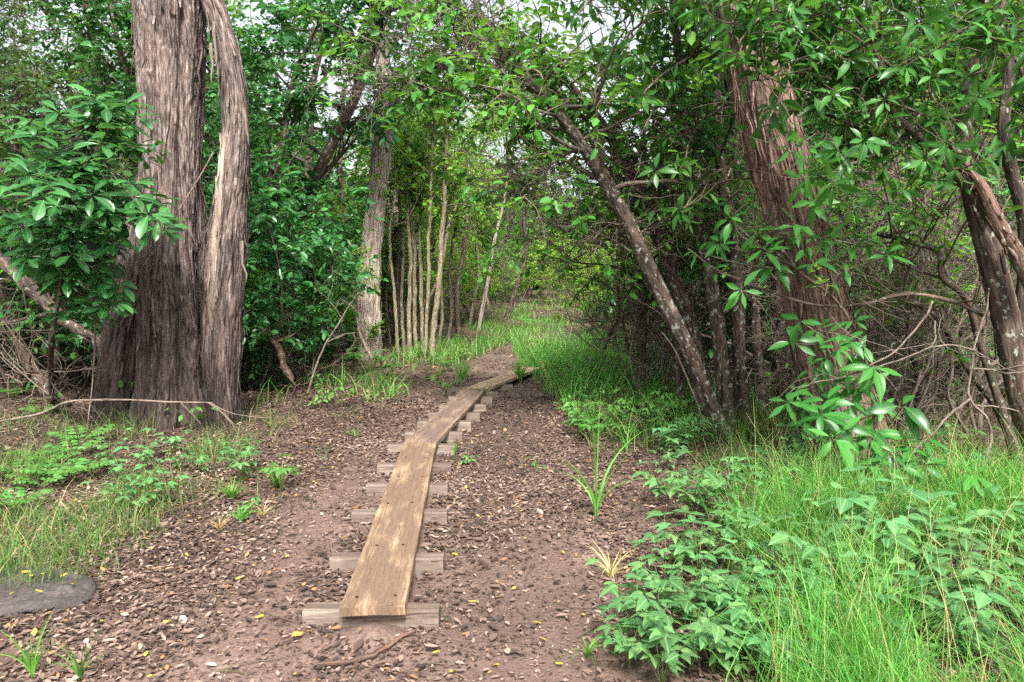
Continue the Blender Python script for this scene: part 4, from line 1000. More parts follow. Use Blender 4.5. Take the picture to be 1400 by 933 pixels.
TREES = [('slender grey tree with green leaves', proto_tree(201, 8.0, .085, M['leaf_mid'], SMALL, .115, M['bark_mid'], 18, .28, 1.9, .35, 6, 5, 9)),
         ('leaning brown tree with dark foliage', proto_tree(202, 7.2, .10, M['leaf_deep'], SMALLB, .125, M['bark_dark'], 17, .25, 2.0, .3, 6, 5, 9, .25)),
         ('thin tree with yellow green leaves', proto_tree(203, 7.0, .06, M['leaf_lime'], SMALL, .10, M['bark_pole'], 16, .35, 1.6, .4, 6, 5, 9)),
         ('dull olive tree with twiggy crown', proto_tree(204, 7.6, .09, M['leaf_dull'], SMALL, .105, M['bark_mid'], 17, .25, 2.0, .3, 6, 5, 8, .18, .14, .8)),
         ('two stemmed tree with mid green foliage', proto_tree(205, 7.0, .08, M['leaf_mid'], SMALLB, .12, M['bark_lichen'], 18, .2, 1.8, .35, 6, 5, 9, .15, .12, 1, 2))]
SHRUBS = [('dense dark green bush', proto_tree(211, 2.9, .03, M['leaf_deep'], SMALLB, .13, M['bark_dark'], 24, .08, 1.0, .3, 5, 4, 9, .22, .12, 1, 4)),
          ('loose mid green bush', proto_tree(212, 2.6, .028, M['leaf_mid'], SMALLB, .115, M['bark_mid'], 22, .10, .95, .35, 5, 4, 9, .25, .12, 1, 4)),
          ('bright yellow green bush', proto_tree(213, 2.4, .024, M['leaf_lime'], SMALL, .09, M['bark_pole'], 22, .15, .9, .4, 5, 4, 10, .25, .12, 1, 4)),
          ('dull leaved twiggy bush', proto_tree(214, 2.8, .03, M['leaf_dull'], SMALL, .10, M['bark_mid'], 22, .10, 1.1, .3, 5, 4, 8, .25, .14, .75, 4))]
BARE = [('leafless tangle of pale dead twigs', proto_tree(221, 3.4, .030, M['leaf_dull'], SMALL, .09, M['twig'], 24, .1, 1.5, .25, 6, 4, 4, .35, .18, .10, 4)),
        ('bare wiry shrub of grey brown stems', proto_tree(222, 2.8, .026, M['leaf_mid'], SMALL, .09, M['bark_mid'], 26, .05, 1.2, .35, 5, 4, 4, .4, .2, .16, 5)),
        ('dark twisted leafless sapling', proto_tree(223, 4.2, .05, M['leaf_mid'], SMALL, .10, M['bark_dark'], 16, .2, 1.7, .3, 5, 4, 4, .35, .26, .12, 2))]
FIRST = {}
def plant(kind, idx, x, y, sc, rz=None, label=None, tilt=(0, 0)):
    name, cat, lst = {'t': ('tree', 'tree', TREES), 's': ('bush', 'bush', SHRUBS), 'b': ('bare_shrub', 'bare shrub', BARE)}[kind]
    txt, parts = lst[idx]; z = zone(x, y)
    lab = label or f'{txt} {row(y)} {z}'
    grp = {'t': 'trees ', 's': 'bushes ', 'b': 'bare shrubs '}[kind] + z
    rz = np.random.default_rng(int(abs(x) * 1000) + int(y * 1000) * 7 + 13).random() * 6.28 if rz is None else rz
    loc = (x, y, gz1(x, y) - .03)
    if (kind, idx) not in FIRST:
        r = FIRST[(kind, idx)] = make_first(name, lab, cat, parts, grp)
        r.location = loc; r.rotation_euler = (tilt[0], tilt[1], rz); r.scale = (sc, sc, sc); r['group'] = grp; return r
    return dup(FIRST[(kind, idx)], lab, loc, rz, sc, grp, tilt)

PLACED = []
HERO = [(-3.5, 7.6, 1.3), (-2.6, 13.4, .7), (-1.5, 13.6, 1.2), (2.0, 7.2, .8), (2.7, 6.0, .7)]
def free(x, y, md, hero=True):
    for (a, b) in PLACED:
        if (x - a) ** 2 + (y - b) ** 2 < md * md: return False
    return not hero or all((x - a) ** 2 + (y - b) ** 2 > r * r for a, b, r in HERO)

def woods():
    rng = np.random.default_rng(301)
    # trees
    n = 0
    for (px, y, idx, sc, lab) in [(512, 12.3, 2, .43, 'yellow green leafed young tree hiding the middle of the hollow snag'),
                                  (340, 12.6, 1, 1.1, 'tall dark leafed tree right of the fused side stem'), (436, 15.6, 0, 1.25, 'mid green tree just left of the hollow snag'), (355, 12.6, 1, 1.25, 'dark tree seen between shaggy trunk and its right neighbour'),
                                  (690, 31, 0, 1.25, 'tall grey tree closing the sky above the path end'), (648, 30, 4, 1.3, 'tall two stemmed tree left of the path end'), (738, 33, 0, 1.35, 'tall slender tree above the bright path end'), (670, 24.5, 2, 1.15, 'tall lime leaved tree beside the far path'), (472, 16, 4, 1.1, 'two stemmed tree behind the hollow snag'), (520, 20, 0, .9, 'grey stemmed tree directly behind the snag and poles'), (566, 19.0, 2, 1.0, 'two stemmed green tree behind the middle poles'), (590, 21, 0, .9, 'green tree behind the thickest pole')]:
        PLACED.append(((px - 700) * y / 1000, y)); plant('t', idx, (px - 700) * y / 1000, y, sc, label=lab)
    for tries in range(6000):
        y = 8.8 + 32 * rng.random() ** .9; x = rng.uniform(-1, 1) * (.78 * y + 2.2)
        c = clearance(x, y); lim = 2.0 if y < 12 else 3.2 if y < 29 else .5
        if c < lim or not free(x, y, 1.25 + .025 * y): continue
        px = 700 + 1000 * x / y
        if 455 < px < 625 and y < 15: continue
        if px < 455 and c < 3.6: continue
        if 400 < px < 460 and y < 14: continue
        if x > trail_x(y) and 10.5 < y < 25 and c < 3.4: continue
        PLACED.append((x, y))
        if 480 < px < 760: idx = int(rng.choice([0, 2, 2, 4, 0]))
        elif px < 330: idx = int(rng.choice([1, 3, 3, 3, 1]))
        elif px > 1050: idx = int(rng.choice([1, 3, 4, 0, 3]))
        else: idx = int(rng.choice([0, 1, 2, 4, 1]))
        sc = rng.uniform(.75, 1.15) * (.8 if 600 < px < 880 else 1.12 if px < 520 or px > 1000 else 1)
        plant('t', idx, x, y, sc, tilt=(rng.normal(0, .05), rng.normal(0, .07))); n += 1
        if n >= 150: break
    PLACED.clear(); m = 0
    for tries in range(6000):
        y = 9.2 + 30 * rng.random() ** 1.0; x = rng.uniform(-1, 1) * (.76 * y + 1.5)
        c = clearance(x, y); lim = 1.7 if y < 16 else 1.5 if y < 25 else .2
        if c < lim or not free(x, y, .85 + .024 * y): continue
        px = 700 + 1000 * x / y
        if 345 < px < 640 and y < 15: continue
        if 730 < px < 1000 and y < (20 if px < 930 else 11): continue
        PLACED.append((x, y))
        if px < 330: idx = int(rng.choice([0, 3, 3, 3]))
        elif px < 500: idx = int(rng.choice([0, 0, 1, 1]))
        elif px < 900: idx = int(rng.choice([1, 2, 2, 3]))
        else: idx = int(rng.choice([0, 1, 3, 3]))
        plant('s', idx, x, y, rng.uniform(.7, 1.25)); m += 1
        if m >= 190: break
    # bare tangles
    for (px, y, idx, sc) in [(350, 10.2, 0, .5), (415, 9.6, 1, .45), (10, 10.2, 0, .9), (-30, 9.6, 2, 1.0), (90, 10.6, 0, .9), 
                             (895, 9.4, 0, .55), (868, 12.5, 0, .6), (900, 10.4, 1, .9), (930, 8.7, 1, .8), (960, 9.6, 0, 1.1),
                             (1180, 8.2, 0, .9), (1185, 7.2, 0, .75), (1245, 7.0, 1, .8), (1300, 7.3, 0, .85), (1350, 6.9, 0, .8), (1215, 6.6, 0, .6), (1150, 7.4, 1, .7), (925, 8.6, 0, .55), (1260, 8.4, 0, 1.0), (1200, 9.8, 0, 1.2), (1330, 8.6, 0, 1.0), (1380, 7.2, 2, .9),
                             (1100, 8.2, 1, .9), (640, 20, 1, 1.0), (1060, 9.8, 0, 1.0)]:
        x = (px - 700) * y / 1000; plant('b', idx, x, y, sc, tilt=(rng.normal(0, .08), rng.normal(0, .08)))
    # bushes that have a place of their own in the picture
    for (px, y, idx, sc, lab) in [
                                  (345, 9.4, 0, .8, 'dense dark green bush right of the big shaggy trunk'), (378, 11.2, 0, 1.0, 'tall dark glossy bush left of the hollow snag'), (296, 10.6, 1, .9, 'leafy mid green bush peeping out beside the fused side stem'),
                                  (440, 13.2, 1, .5, 'mid green bush at the foot of the snag'), 
                                  (30, 9.4, 3, 1.3, 'dull olive bush at the far left behind the glossy shrub'), (120, 10.4, 3, 1.4, 'dull grey green bush behind the left glossy shrub'),
                                  (815, 21, 2, 1.0, 'lime bush at the back of the sunlit grass'), (862, 17.5, 2, .8, 'yellow green bush right of the sunlit grass'), (900, 15, 1, .85, 'leafy green bush behind the drooping dead branch'), (762, 27, 2, 1.1, 'bright lime bush closing the path'), (1110, 8.8, 0, .9, 'dark bush behind the red brown leaning trunk'), (1250, 9.4, 3, 1.0, 'dull twiggy bush in the right thicket'), (1360, 9.0, 1, 1.1, 'mid green bush at the far right edge')]:
        plant('s', idx, (px - 700) * y / 1000, y, sc, label=lab)
woods()

def mid_trees():
    """grey and dark stems that stand out between the poles and the end of the path"""
    rng = np.random.default_rng(311)
    for pts, hw, Y, lab, mt in [([(652, 462), (660, 420), (668, 380), (676, 330), (690, 270), (700, 200)], 3.2, 19, 'slender grey tree leaning right beside the far path', 'bark_snag'),
                            ([(640, 455), (648, 410), (655, 370), (650, 320), (655, 260)], 2.8, 20, 'thin grey forked stem just left of the far path', 'bark_snag'),
                            ([(690, 442), (702, 405), (715, 365), (720, 330), (716, 290), (730, 230)], 4.0, 22, 'dark crooked trunk leaning over the far end of the path', 'bark_dark'),
                            ([(628, 462), (625, 400), (634, 340), (640, 270), (635, 200)], 4.0, 17.5, 'brown trunk in shade right of the pole clump', 'bark_mid'),
                            ([(470, 480), (462, 400), (470, 320), (465, 220), (470, 120)], 5.0, 15.5, 'brown trunk in the shade left of the hollow snag', 'bark_mid'),
                            ([(1100, 500), (1095, 420), (1080, 330), (1090, 240)], 5.0, 11.5, 'dark narrow trunk behind the red brown trunk', 'bark_dark'),
                            ([(1232, 560), (1240, 480), (1228, 400), (1236, 320), (1220, 240), (1235, 150)], 6.0, 8.4, 'dark wavy trunk deep in the right thicket', 'bark_dark'),
                            ([(1252, 590), (1258, 520), (1244, 470), (1246, 420), (1233, 350), (1238, 290)], 6.5, 7.2, 'dark twisted stem right of the red brown trunk', 'bark_dark'),
                            ([(1400, 620), (1365, 560), (1332, 515), (1310, 480), (1292, 448), (1262, 420), (1225, 405)], 7.0, 6.0, 'dark crooked limb like trunk leaning left in the right thicket', 'bark_dark'),
                            ([(1395, 640), (1375, 580), (1340, 470), (1322, 410), (1290, 380), (1282, 345), (1240, 330), (1200, 320)], 6.0, 5.7, 'dark zigzag stem crossing the right thicket', 'bark_dark'),
                            ([(1222, 520), (1215, 460), (1222, 400), (1216, 340)], 5.0, 9.0, 'pale grey trunk deep in the right thicket', 'bark_snag'),
                            ([(30, 520), (22, 430), (34, 330), (20, 220), (30, 100)], 8.0, 10.0, 'dark trunk behind the glossy shrub at the far left', 'bark_dark'),
                            ([(88, 520), (80, 440), (92, 360), (84, 260)], 6.0, 11.0, 'greyish trunk behind the left fallen limb', 'bark_mid')]:
        P = np.array([at(x, y, Y) for x, y in pts]); P[0][2] = min(P[0][2], gz1(P[0][0], Y)) - .06; P = spline(P, 50)
        R = np.linspace(hw * Y / 1000, hw * Y / 1000 * .5, 50); b = MB(); b.tube(P, R * (1 + .12 * (fbm(np.stack([np.arange(50) * .4, R * 0, R * 0], -1), 2, int(Y * 7)) - .5)), 10)
        root = thing('tree', lab, 'tree', (P[0][0], Y, gz1(P[0][0], Y))); bw, cr = MB(), Crown()
        branch_out(rng, bw, cr, P[22:], R[22:], 9, .1, 1.3, .35, 4, 3, 7, .11, leaf_on=.45)
        finish(root, [('trunk', b, M[mt]), ('branches', bw, M['bark_mid']), ('crown', cr.into(MB(), SMALL), M['leaf_mid'])])
mid_trees()

def far_forest():
    rng = np.random.default_rng(321); cr, b = Crown(), MB()
    for k in range(190):
        ang = rng.uniform(-.80, .80); d = rng.uniform(42, 62); x, y = d * sin(ang), d * cos(ang); h = rng.uniform(6.0, 9.0) ; z = gz1(x, y)
        b.tube([[x, y, z - .1], [x + rng.normal(0, .2), y, z + h * .5], [x + rng.normal(0, .4), y, z + h]], [.14, .10, .03], 5, 1)
        n = 420; u = rng.normal(size=(n, 3)); u = unit(u) * rng.random((n, 1)) ** .4
        P = np.array([x, y, z + h * .52]) + u * [2.3, 2.3, h * .5]; D = unit(rng.normal(size=(n, 3)))
        cr.put(P, D, perp_normals(D, rng), rng.uniform(.35, .6, n), rng.random(n))
    cr.into(b, SMALLB, 0)
    props(mobj('forest', b.mesh('forest', [M['leaf_mid'], M['bark_mid']])), 'distant continuous woods closing every gap between the nearer trees', 'forest', kind='stuff')
far_forest()

# ================================================================== herbs, ferns, sprouts
def herb_mesh(seed, leaf, tm, nst=6, h=(.10, .30), lf=(.05, .09), leaflets=3, out=.7, stemmat='stem_green'):
    rng = np.random.default_rng(seed); sb, cr = MB(), Crown()
    for s in range(nst):
        az = s * 2.4 + rng.normal(0, .4); H = rng.uniform(*h); o = rng.uniform(.2, 1) * out * H * 1.3
        p1 = np.array([cos(az) * o, sin(az) * o, H]); st = spline([ZERO, p1 * [.35, .35, .6], p1], 8); sb.tube(st, np.linspace(.0028, .0014, 8), 4, 0, False)
        for f in ((1.0, .62) if H > .16 else (1.0,)):
            q = st[int(7 * f)]; ax = np.array([cos(az + (1 - f) * 3), sin(az + (1 - f) * 3), -.10 + rng.normal(0, .15)]); sd = np.array([-ax[1], ax[0], 0]); L = rng.uniform(*lf)
            angs = {1: [0], 3: [0, 1.15, -1.15], 5: [0, .75, -.75, 1.55, -1.55]}[leaflets]; tone = rng.random()
            for a in angs:
                D = unit(ax * cos(a) + sd * sin(a) + rng.normal(0, .08, 3)); N = perp_normals(D[None], rng, 1, .22)
                cr.put(q + D * .006, D, N, L * (1 if a == 0 else .85), np.clip(tone * .8 + .2 * rng.random(), 0, .97), rng.uniform(.85, 1.1))
    return [('stem', sb.mesh('stem', M[stemmat])), ('foliage', cr.into(MB(), tm).mesh('foliage', leaf))]

def fern_mesh(seed, leaf, n=9, L=.7, pin=.13, flat=.5, np_=15):
    rng = np.random.default_rng(seed); out = []
    for k in range(n):
        sb, cr = MB(), Crown(); az = k * 2.4 + rng.normal(0, .2); l = L * rng.uniform(.7, 1.1); A = np.array([cos(az), sin(az), 0]); t = np.linspace(0, 1, 18)
        P = A * (t * l * (.75 + .2 * flat))[:, None] + UP * (l * (t * .9 - (.5 + .4 * flat) * t ** 2))[:, None]; sb.tube(P, np.linspace(.004, .001, 18), 3, 0, False)
        T = unit(np.gradient(P, axis=0)); S = np.cross(T, UP); S = unit(S)
        for sg in (-1, 1):
            i = np.linspace(3, 17, np_).astype(int); D = unit(S[i] * sg + T[i] * .45); w = np.sin(pi * np.linspace(.25, 1, np_)) * .9 + .12
            cr.put(P[i], D, unit(np.cross(S[i], T[i])) + rng.normal(0, .1, (np_, 3)), pin * w, np.clip(.4 + rng.normal(0, .15, np_), 0, .9), .62 if np_ == 15 else 1.1)
        out.append(('frond', cr.into(sb, PINNA if np_ == 15 else ELLIPTIC, 1).mesh('frond', [M['stem_green'], leaf])))
    return out

BRAMBLE = [herb_mesh(401 + k, M['leaf_herb'], BROAD, 6 + k % 3, (.10, .34), (.060, .105), 3) for k in range(4)]
WEED = [herb_mesh(411 + k, M['leaf_fern'], ELLIPTIC, 7, (.05, .20), (.05, .09), (1, 3, 5)[k]) for k in range(3)]
FERN = fern_mesh(421, M['leaf_fern']); LOWFERN = fern_mesh(422, M['leaf_fern'], 6, .34, .085, .25, 7)
HERB0 = {}
def herb(key, parts, name, cat, label, group, p, sc, rz):
    if key not in HERB0:
        r = thing(name, label, cat, p, group, rz); r.scale = (sc,) * 3
        for n, me in parts: mobj(n, me, r)
        HERB0[key] = r; return r
    return dup(HERB0[key], label, p, rz, sc, group)

def herbs():
    rng = np.random.default_rng(431)
    lab = 'blue green bramble with broad toothed leaves growing in the lower right grass'
    px = [(985, 712), (1010, 735), (965, 745), (1000, 770), (1030, 790), (955, 790), (905, 815), (930, 850), (960, 830), (985, 845), (900, 890), (945, 900), (985, 905), (1015, 870), (1040, 915), (1050, 840), (1075, 870), (890, 850), (870, 880), (1020, 925), (1065, 900), (935, 770), (910, 780), (860, 835), (1015, 820), (905, 925), (860, 900), (1060, 780)]
    for k, (u, v) in enumerate(px):
        herb(('b', k % 4), BRAMBLE[k % 4], 'bramble', 'bramble', lab, 'brambles at the edge of the lower right grass', spot(u, v + 10), rng.uniform(.6, 1.0), rng.random() * 6.28)
    lab = 'blue green bramble standing deep in the bright long grass near the right edge'
    for k, (u, v) in enumerate([(1165, 745), (1190, 770), (1215, 760), (1150, 780), (1240, 790), (1175, 815), (1320, 800), (1300, 830), (1350, 790), (1260, 770), (1190, 740), (1140, 740), (1385, 760), (1340, 880), (1200, 890), (1280, 760), (1230, 850), (1120, 810)] + [(float(a), float(b)) for a, b in zip(rng.uniform(930, 1400, 30), rng.uniform(700, 925, 30))]):
        herb(('b', k % 4), BRAMBLE[k % 4], 'bramble', 'bramble', lab, 'brambles deep in the lower right grass', spot(u, v + 15), (rng.uniform(.95, 1.45) if k < 18 else rng.uniform(.6, 1.0)), rng.random() * 6.28)
    for k, (u, v, l) in enumerate([(985, 690, 'palmate leaved bramble alone on bare ground above the lower right grass'), (945, 705, 'drooping bramble at the edge of the dry litter, left of the palmate one'), (1395, 735, 'blue green bramble cut by the right edge under the glossy shrub')]):
        herb(('b', k), BRAMBLE[k], 'bramble', 'bramble', l, None, spot(u, v + 12), 1.25, rng.random() * 6)
    # left side weeds
    L = 'small green weed seedling in the litter below the big shaggy trunk'
    for k, (u, v) in enumerate([(195, 640), (205, 670), (215, 690), (170, 692), (190, 700), (205, 625), (245, 640), (280, 645), (165, 655), (150, 635), (330, 655), (345, 640), (240, 618), (315, 640)]):
        herb(('b', (k * 3) % 4), BRAMBLE[(k * 3) % 4], 'weed', 'weed', L, 'weeds on the left litter', spot(u, v + 4), rng.uniform(.5, .9), rng.random() * 6)
    L = 'pale green feathery seedling in the grass at the far left'
    for k, (u, v) in enumerate([(48, 622), (75, 628), (100, 615), (30, 645), (90, 650), (125, 640), (20, 690), (60, 660), (110, 600), (55, 560), (20, 535)]):
        herb(('f', 0), LOWFERN, 'fern', 'fern', L, 'low ferns at the left edge', spot(u, v + 8), rng.uniform(.8, 1.2), rng.random() * 6)
    herb(('F', 0), FERN, 'fern', 'fern', 'light green arching fern on the forest floor behind the left vine', None, spot(103, 500), 1.1, .3)
    herb(('F', 0), FERN, 'fern', 'fern', 'upright sunlit fern at the far bend of the path', None, spot(722, 446), 1.2, 1.3)
    herb(('w', 2), WEED[2], 'weed', 'weed', 'five fingered weed right of the pale grass tufts on the left litter', None, spot(385, 672), 1.3, 1)
    for k, (u, v, l) in enumerate([(262, 585, 'bright leaved seedling at the foot of the big shaggy trunk'), (240, 578, 'glossy young plant growing against the big trunk base'), (365, 575, 'small seedling in the litter right of the big trunk'), (345, 700, 'tiny weed by the lowest pale grass tuft'), (735, 640, 'lone small weed on the path right of the sleepers'), (640, 690 - 60, 'tiny seedling beside the upright grass sprout')]):
        herb(('w', k % 2), WEED[k % 2], 'weed', 'weed', l, None, spot(u, v + 3), 1.25 if k < 2 else .7, k)
    # shaded ground cover right of the path, past the tall sprout
    L = 'leafy shaded herb on the right verge beyond the tall grass sprout'
    n = 0
    while n < 170:
        u, v = rng.uniform(735, 955), rng.uniform(492, 612)
        if u < 745 + (v - 520) * .55: continue
        k = int(rng.integers(4)); herb(('v', k % 3), WEED[k % 3], 'herb', 'herb', L, 'herbs on the right verge', spot(u, v), rng.uniform(.8, 1.5), rng.random() * 6); n += 1
    L = 'leafy low herb among the grass on the left bank'
    for k in range(30):
        u = rng.uniform(430, 640); v = rng.uniform(492, 560) - (u - 430) * .08
        herb(('v', k % 3), WEED[k % 3], 'herb', 'herb', L, 'herbs on the left bank', spot(u, v), rng.uniform(.9, 1.7), rng.random() * 6)
    L = 'low green herb in the shade under the red brown leaning trunk'
    for k in range(34):
        u = rng.uniform(900, 1400); v = rng.uniform(610, 700)
        herb(('b', k % 4), BRAMBLE[k % 4], 'bramble', 'bramble', L, 'herbs under the leaning trunk', spot(u, v), rng.uniform(.6, 1.0), rng.random() * 6)
herbs()

def single_clump(name, label, p, blades, wd, mat, seed, cat='grass clump', rows=9):
    rng = np.random.default_rng(seed); b = MB()
    for (az, L, bend) in blades:
        blade_batch(b, np.zeros(1), np.zeros(1), np.zeros(1) - .01, np.array([L]), np.array([wd * rng.uniform(.8, 1.1)]), np.array([bend]), rng, 0, np.array([az]), rows, np.array([rng.uniform(.3, .85)]))
    o = mobj(name, b.mesh(name, M[mat]), None, p); props(o, label, cat); return o
single_clump('grass_clump', 'tall single grass plant with arching blades right of the boardwalk', spot(815, 706), [(0.1, .80, .45), (1.4, .88, .12), (2.9, .62, .75), (4.2, .84, .18), (5.6, .70, .65), (3.4, .55, 1.0), (.4, .75, .85), (6.0, .60, 1.1), (2.2, .78, .25), (1.0, .9, .2), (3.1, .45, 1.1), (5.0, .5, .8)], .0085, 'grass', 501)
single_clump('grass_clump', 'small upright grass sprout beside the boardwalk bend', spot(622, 629), [(0.2, .27, .12), (1.5, .25, .2), (3.0, .22, .3), (4.4, .26, .1), (5.4, .18, .4), (2.0, .20, .2)], .010, 'grass', 502)
rr = np.random.default_rng(503)
def tuft(u, v, n, L, label, mat='grass', wd=.004, bend=(.5, 1.2)):
    single_clump('grass_tuft', label, spot(u, v), [(rr.random() * 6.28, L * rr.uniform(.6, 1.1), rr.uniform(*bend)) for _ in range(n)], wd, mat, int(u + v), 'grass tuft', 6)
tuft(318, 684, 60, .20, 'pale green spreading grass tuft, uppermost of those on the left litter', 'grass', .0045)
tuft(330, 714, 44, .16, 'pale grass tuft in the middle of those left of the path')
tuft(300, 727, 36, .15, 'pale dry grass tuft, lowest of those left of the path', 'straw', .003)
tuft(378, 668, 40, .24, 'green spiky grass tuft under the five fingered weed')
tuft(360, 706, 26, .14, 'thin straw tuft right of the middle pale tuft', 'straw', .003)
tuft(803, 893, 26, .13, 'small pale grass tuft on the mud near the lower right', 'grass', .003)
tuft(655, 545, 40, .30, 'grass tuft at the right side of the second bend of the boardwalk', 'grass', .005)
tuft(45, 925, 16, .26, 'green grass blades at the lower left corner', 'grass', .005, (.2, .8))
tuft(110, 928, 18, .22, 'dark grass sprout left of the lower left leaves', 'grass_dim', .005, (.2, .8))
tuft(712, 524, 90, .42, 'bright grass clump hiding the last short plank', 'grass', .007, (.3, .9))
tuft(485, 600, 20, .2, 'short grass tuft on the left bank near the bend', 'grass_dim')
tuft(632, 528, 50, .50, 'tall green grass clump left of the second bend of the boardwalk', 'grass', .007, (.15, .7))
tuft(787, 432, 120, .8, 'dry straw coloured grass clump at the far end of the sunlit grass', 'straw', .006, (.1, .6))
tuft(835, 790, 40, .22, 'dry straw grass at the edge of the mud right of the boardwalk', 'straw', .003)
tuft(200, 665, 30, .18, 'fine dim tuft among the left weeds', 'grass_dim', .003)

# ================================================================== dead wood, vine and stone
def sticks():
    rng = np.random.default_rng(601)
    def stick(name, label, cat, pts, Y, rads, mat, side=(), k=8, jit=.004, tw=0):
        b = MB(); lift = isinstance(Y, str)
        def P3(p, i): return (spot(*p) + (0, 0, .012)) if lift else at(p[0], p[1], Y if np.isscalar(Y) else Y[min(i, len(Y) - 1)])
        q = spline([P3(p, i) for i, p in enumerate(pts)], 40); q[1:-1] += np.cumsum(rng.normal(0, jit, (38, 3)), 0) * (1 - np.linspace(-1, 1, 38)[:, None] ** 2) * (np.array([1, 1, .3]) if lift else 1)
        if lift: q[:, 2] = gz(q[:, 0], q[:, 1]) + .022
        R = np.interp(np.linspace(0, 1, 40), np.linspace(0, 1, len(rads)), rads) * (1 + .1 * rng.normal(size=40)).clip(.8, 1.2); b.tube(q, R, k)
        for sp, r in side:
            s = spline([P3(p, i) for i, p in enumerate(sp)], 20); b.tube(s, np.linspace(r, r * .4, 20), 5)
        if tw: branch_out(rng, b, Crown(), q[8:], R[8:], tw, .1, .5, .2, 3, 2, 0, .1, k=3)
        o = mobj(name, b.mesh(name, M[mat])); props(o, label, cat)
    stick('stick', 'brown stick lying on the mud in front of the boardwalk', 'stick', [(429, 913), (455, 910), (492, 903), (530, 890), (552, 880), (568, 870)], 'g', [.008, .010, .011, .009, .005], 'bark_peel', jit=.003)
    stick('fallen_branch', 'thin pale branch lying across in front of the big shaggy trunk', 'branch', [(-40, 582), (20, 573), (62, 563), (95, 548), (140, 545), (190, 546), (240, 549), (290, 551)], 6.55, [.008, .010, .010, .008, .006], 'twig',
          [([(285, 551), (305, 566), (322, 588), (332, 618)], .008), ([(285, 551), (320, 566), (365, 572)], .006), ([(245, 549), (262, 566), (275, 580)], .005), ([(290, 551), (315, 575), (330, 592)], .005)], jit=.002)
    stick('vine', 'thin pale vine slanting across the big shaggy trunk', 'vine', [(292, 208), (268, 250), (240, 292), (222, 325), (195, 362), (165, 402), (140, 428), (131, 440)], [6.95, 6.9, 6.85, 6.75, 6.7, 6.7, 6.75, 6.8], [.006, .008, .009, .009], 'twig', [([(131, 436), (129, 480), (126, 530), (122, 560), (119, 590)], .010)], jit=.002)
    stick('fallen_limb', 'dark dead limb leaning down to the left of the big shaggy trunk', 'limb', [(-60, 300), (0, 352), (45, 392), (80, 425), (140, 470), (175, 500)], 8.1, [.05, .07, .075, .07, .05], 'bark_dark', [([(80, 425), (45, 434), (0, 442), (-40, 440)], .03), ([(60, 405), (20, 385), (-20, 380)], .025), ([(95, 437), (70, 430), (40, 400)], .02)], tw=4)
    stick('stick', 'short broken stick on the muddy patch right of the boardwalk', 'stick', [(736, 607), (744, 614), (752, 621)], 'g', [.012, .014, .010], 'bark_peel')
    stick('fallen_limb', 'bent dead branch poking up right of the big trunk', 'limb', [(352, 450), (365, 452), (378, 470), (388, 500), (400, 520)], 9.0, [.03, .045, .05, .04], 'bark_peel', tw=3)
    stick('stick', 'thin curved dead stem in the bushes right of the big trunk', 'stick', [(420, 540), (440, 480), (470, 430), (490, 400)], 8.6, [.012, .010, .006], 'twig', tw=3)
    stick('stick', 'long thin stick lying on the left litter', 'stick', [(205, 712), (235, 702), (270, 690), (290, 676)], 'g', [.005, .007, .006], 'bark_peel')
    stick('bare_branch', 'dark drooping dead branch over the sunlit grass', 'branch', [(905, 395), (880, 420), (855, 435), (838, 455), (826, 478)], 8.8, [.03, .035, .028, .018, .010], 'bark_dark', [([(855, 435), (845, 420), (820, 412), (800, 415)], .010), ([(838, 455), (812, 440), (800, 420), (796, 385)], .008), ([(880, 420), (872, 455), (880, 480)], .008)], tw=4)
    stick('bare_branch', 'long thin pale branch slanting down behind the tall grass sprout', 'branch', [(905, 455), (925, 480), (945, 520), (958, 560), (965, 590)], 6.6, [.006, .008, .009, .010], 'twig', jit=.002)
sticks()

def stone():
    rng = np.random.default_rng(611); b = MB()
    out = [(-45, 806), (-20, 792), (20, 787), (70, 786), (105, 789), (126, 796), (132, 808), (122, 822), (98, 832), (60, 838), (20, 842), (-30, 846)]
    ring = np.array([spot(u, v) for u, v in out]); ring = spline(np.vstack([ring, ring[:1]]), 61)[:60]; c = ring.mean(0); rows = []
    for f, dz in [(1.06, -.08), (1.03, .0), (1.0, .022), (.975, .032), (.95, .036)] + [(f, .044) for f in np.linspace(.92, .05, 26)]:
        r = c + (ring - c) * f; r[:, 2] = gz1(c[0], c[1]) + dz + .045 * (fbm(r * 5, 4, 9) - .5) + .02 * (fbm(r * 20, 3, 10) - .5)
        rows.append(r)
    v = np.array(rows); m = 60; i = np.arange(len(rows) - 1)[:, None] * m; j = np.arange(m)[None]; j2 = (j + 1) % m
    b.add(v.reshape(-1, 3), np.stack([i + j, i + j2, i + m + j2, i + m + j], -1).reshape(-1, 4))
    b.v.append(v[-1].mean(0)[None]); b.a.append(np.zeros((1, 3))); ci = b.n; b.n += 1; q = (len(rows) - 1) * m + np.arange(m)
    b.f[3].append(np.stack([np.full(m, ci), q, np.roll(q, -1)], -1)); b.m[3].append(np.zeros(m, np.int32))
    props(mobj('rock', b.mesh('rock', M['stone'])), 'flat grey brown rock slab sunk in the ground at the lower left edge', 'rock')
stone()

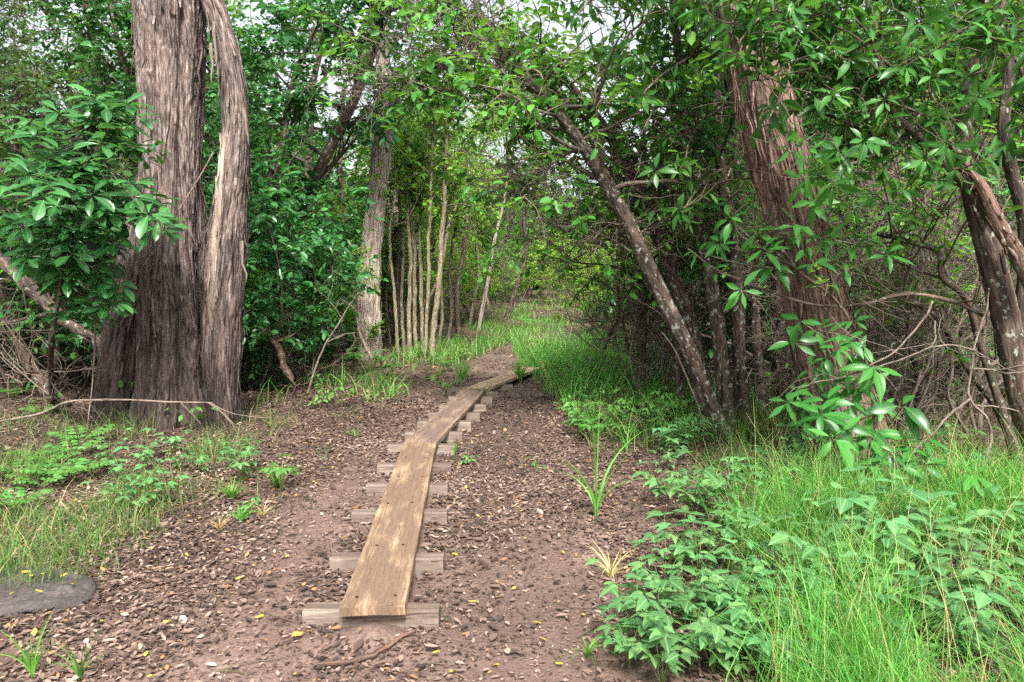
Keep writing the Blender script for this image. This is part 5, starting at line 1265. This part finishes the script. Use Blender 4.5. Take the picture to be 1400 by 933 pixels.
# ================================================================== camera, sky, sun
cam = bpy.data.objects.new('camera', bpy.data.cameras.new('camera')); COL.objects.link(cam)
cam.location = (0, 0, CAMH); cam.rotation_euler = (pi / 2 - PITCH, 0, 0); cam.data.sensor_width = 36; cam.data.lens = 36 * 1000 / 1400
cam.data.clip_start = .05; cam.data.clip_end = 1500; scene.camera = cam

SUN_EL, SUN_AZ, SUN_E, SKY_S, EXPO = radians(50), radians(172), 1.5, .065, 2.72      # azimuth clockwise from +y (north)
w = bpy.data.worlds.new('World'); scene.world = w; w.use_nodes = True; nt = w.node_tree
bg = nt.nodes['Background']; sky = nt.nodes.new('ShaderNodeTexSky'); sky.sky_type = 'NISHITA'; sky.sun_disc = False
sky.sun_elevation = SUN_EL; sky.sun_rotation = SUN_AZ; sky.air_density = 1.0; sky.dust_density = 6.0; sky.ozone_density = .6
hsv = nt.nodes.new('ShaderNodeHueSaturation'); hsv.inputs['Saturation'].default_value = .35
nt.links.new(sky.outputs[0], hsv.inputs['Color']); nt.links.new(hsv.outputs[0], bg.inputs[0]); bg.inputs[1].default_value = SKY_S
sd = bpy.data.lights.new('sun', 'SUN'); sd.energy = SUN_E; sd.angle = radians(10); sd.color = (1, .97, .92)
so = bpy.data.objects.new('sun', sd); COL.objects.link(so); so.location = (0, 0, 30)
# direction towards the sun
dx, dy, dz = sin(SUN_AZ) * cos(SUN_EL), cos(SUN_AZ) * cos(SUN_EL), sin(SUN_EL)
from mathutils import Vector
so.rotation_euler = Vector((dx, dy, dz)).to_track_quat('Z', 'Y').to_euler()
vs = scene.view_settings; scene.display_settings.display_device = 'sRGB'
vs.view_transform = 'Standard'; vs.look = 'None'; vs.exposure = EXPO; vs.gamma = 1; vs.use_curve_mapping = False
scene.render.engine = 'CYCLES'; cy = scene.cycles
cy.max_bounces = 8; cy.diffuse_bounces = 5; cy.glossy_bounces = 3; cy.transmission_bounces = 6; cy.transparent_max_bounces = 4
cy.sample_clamp_indirect = 6; cy.caustics_reflective = False; cy.caustics_refractive = False
cy.use_denoising = False; cy.denoiser = 'OPENIMAGEDENOISE'; cy.denoising_input_passes = 'RGB_ALBEDO_NORMAL'
scene.render.use_persistent_data = False
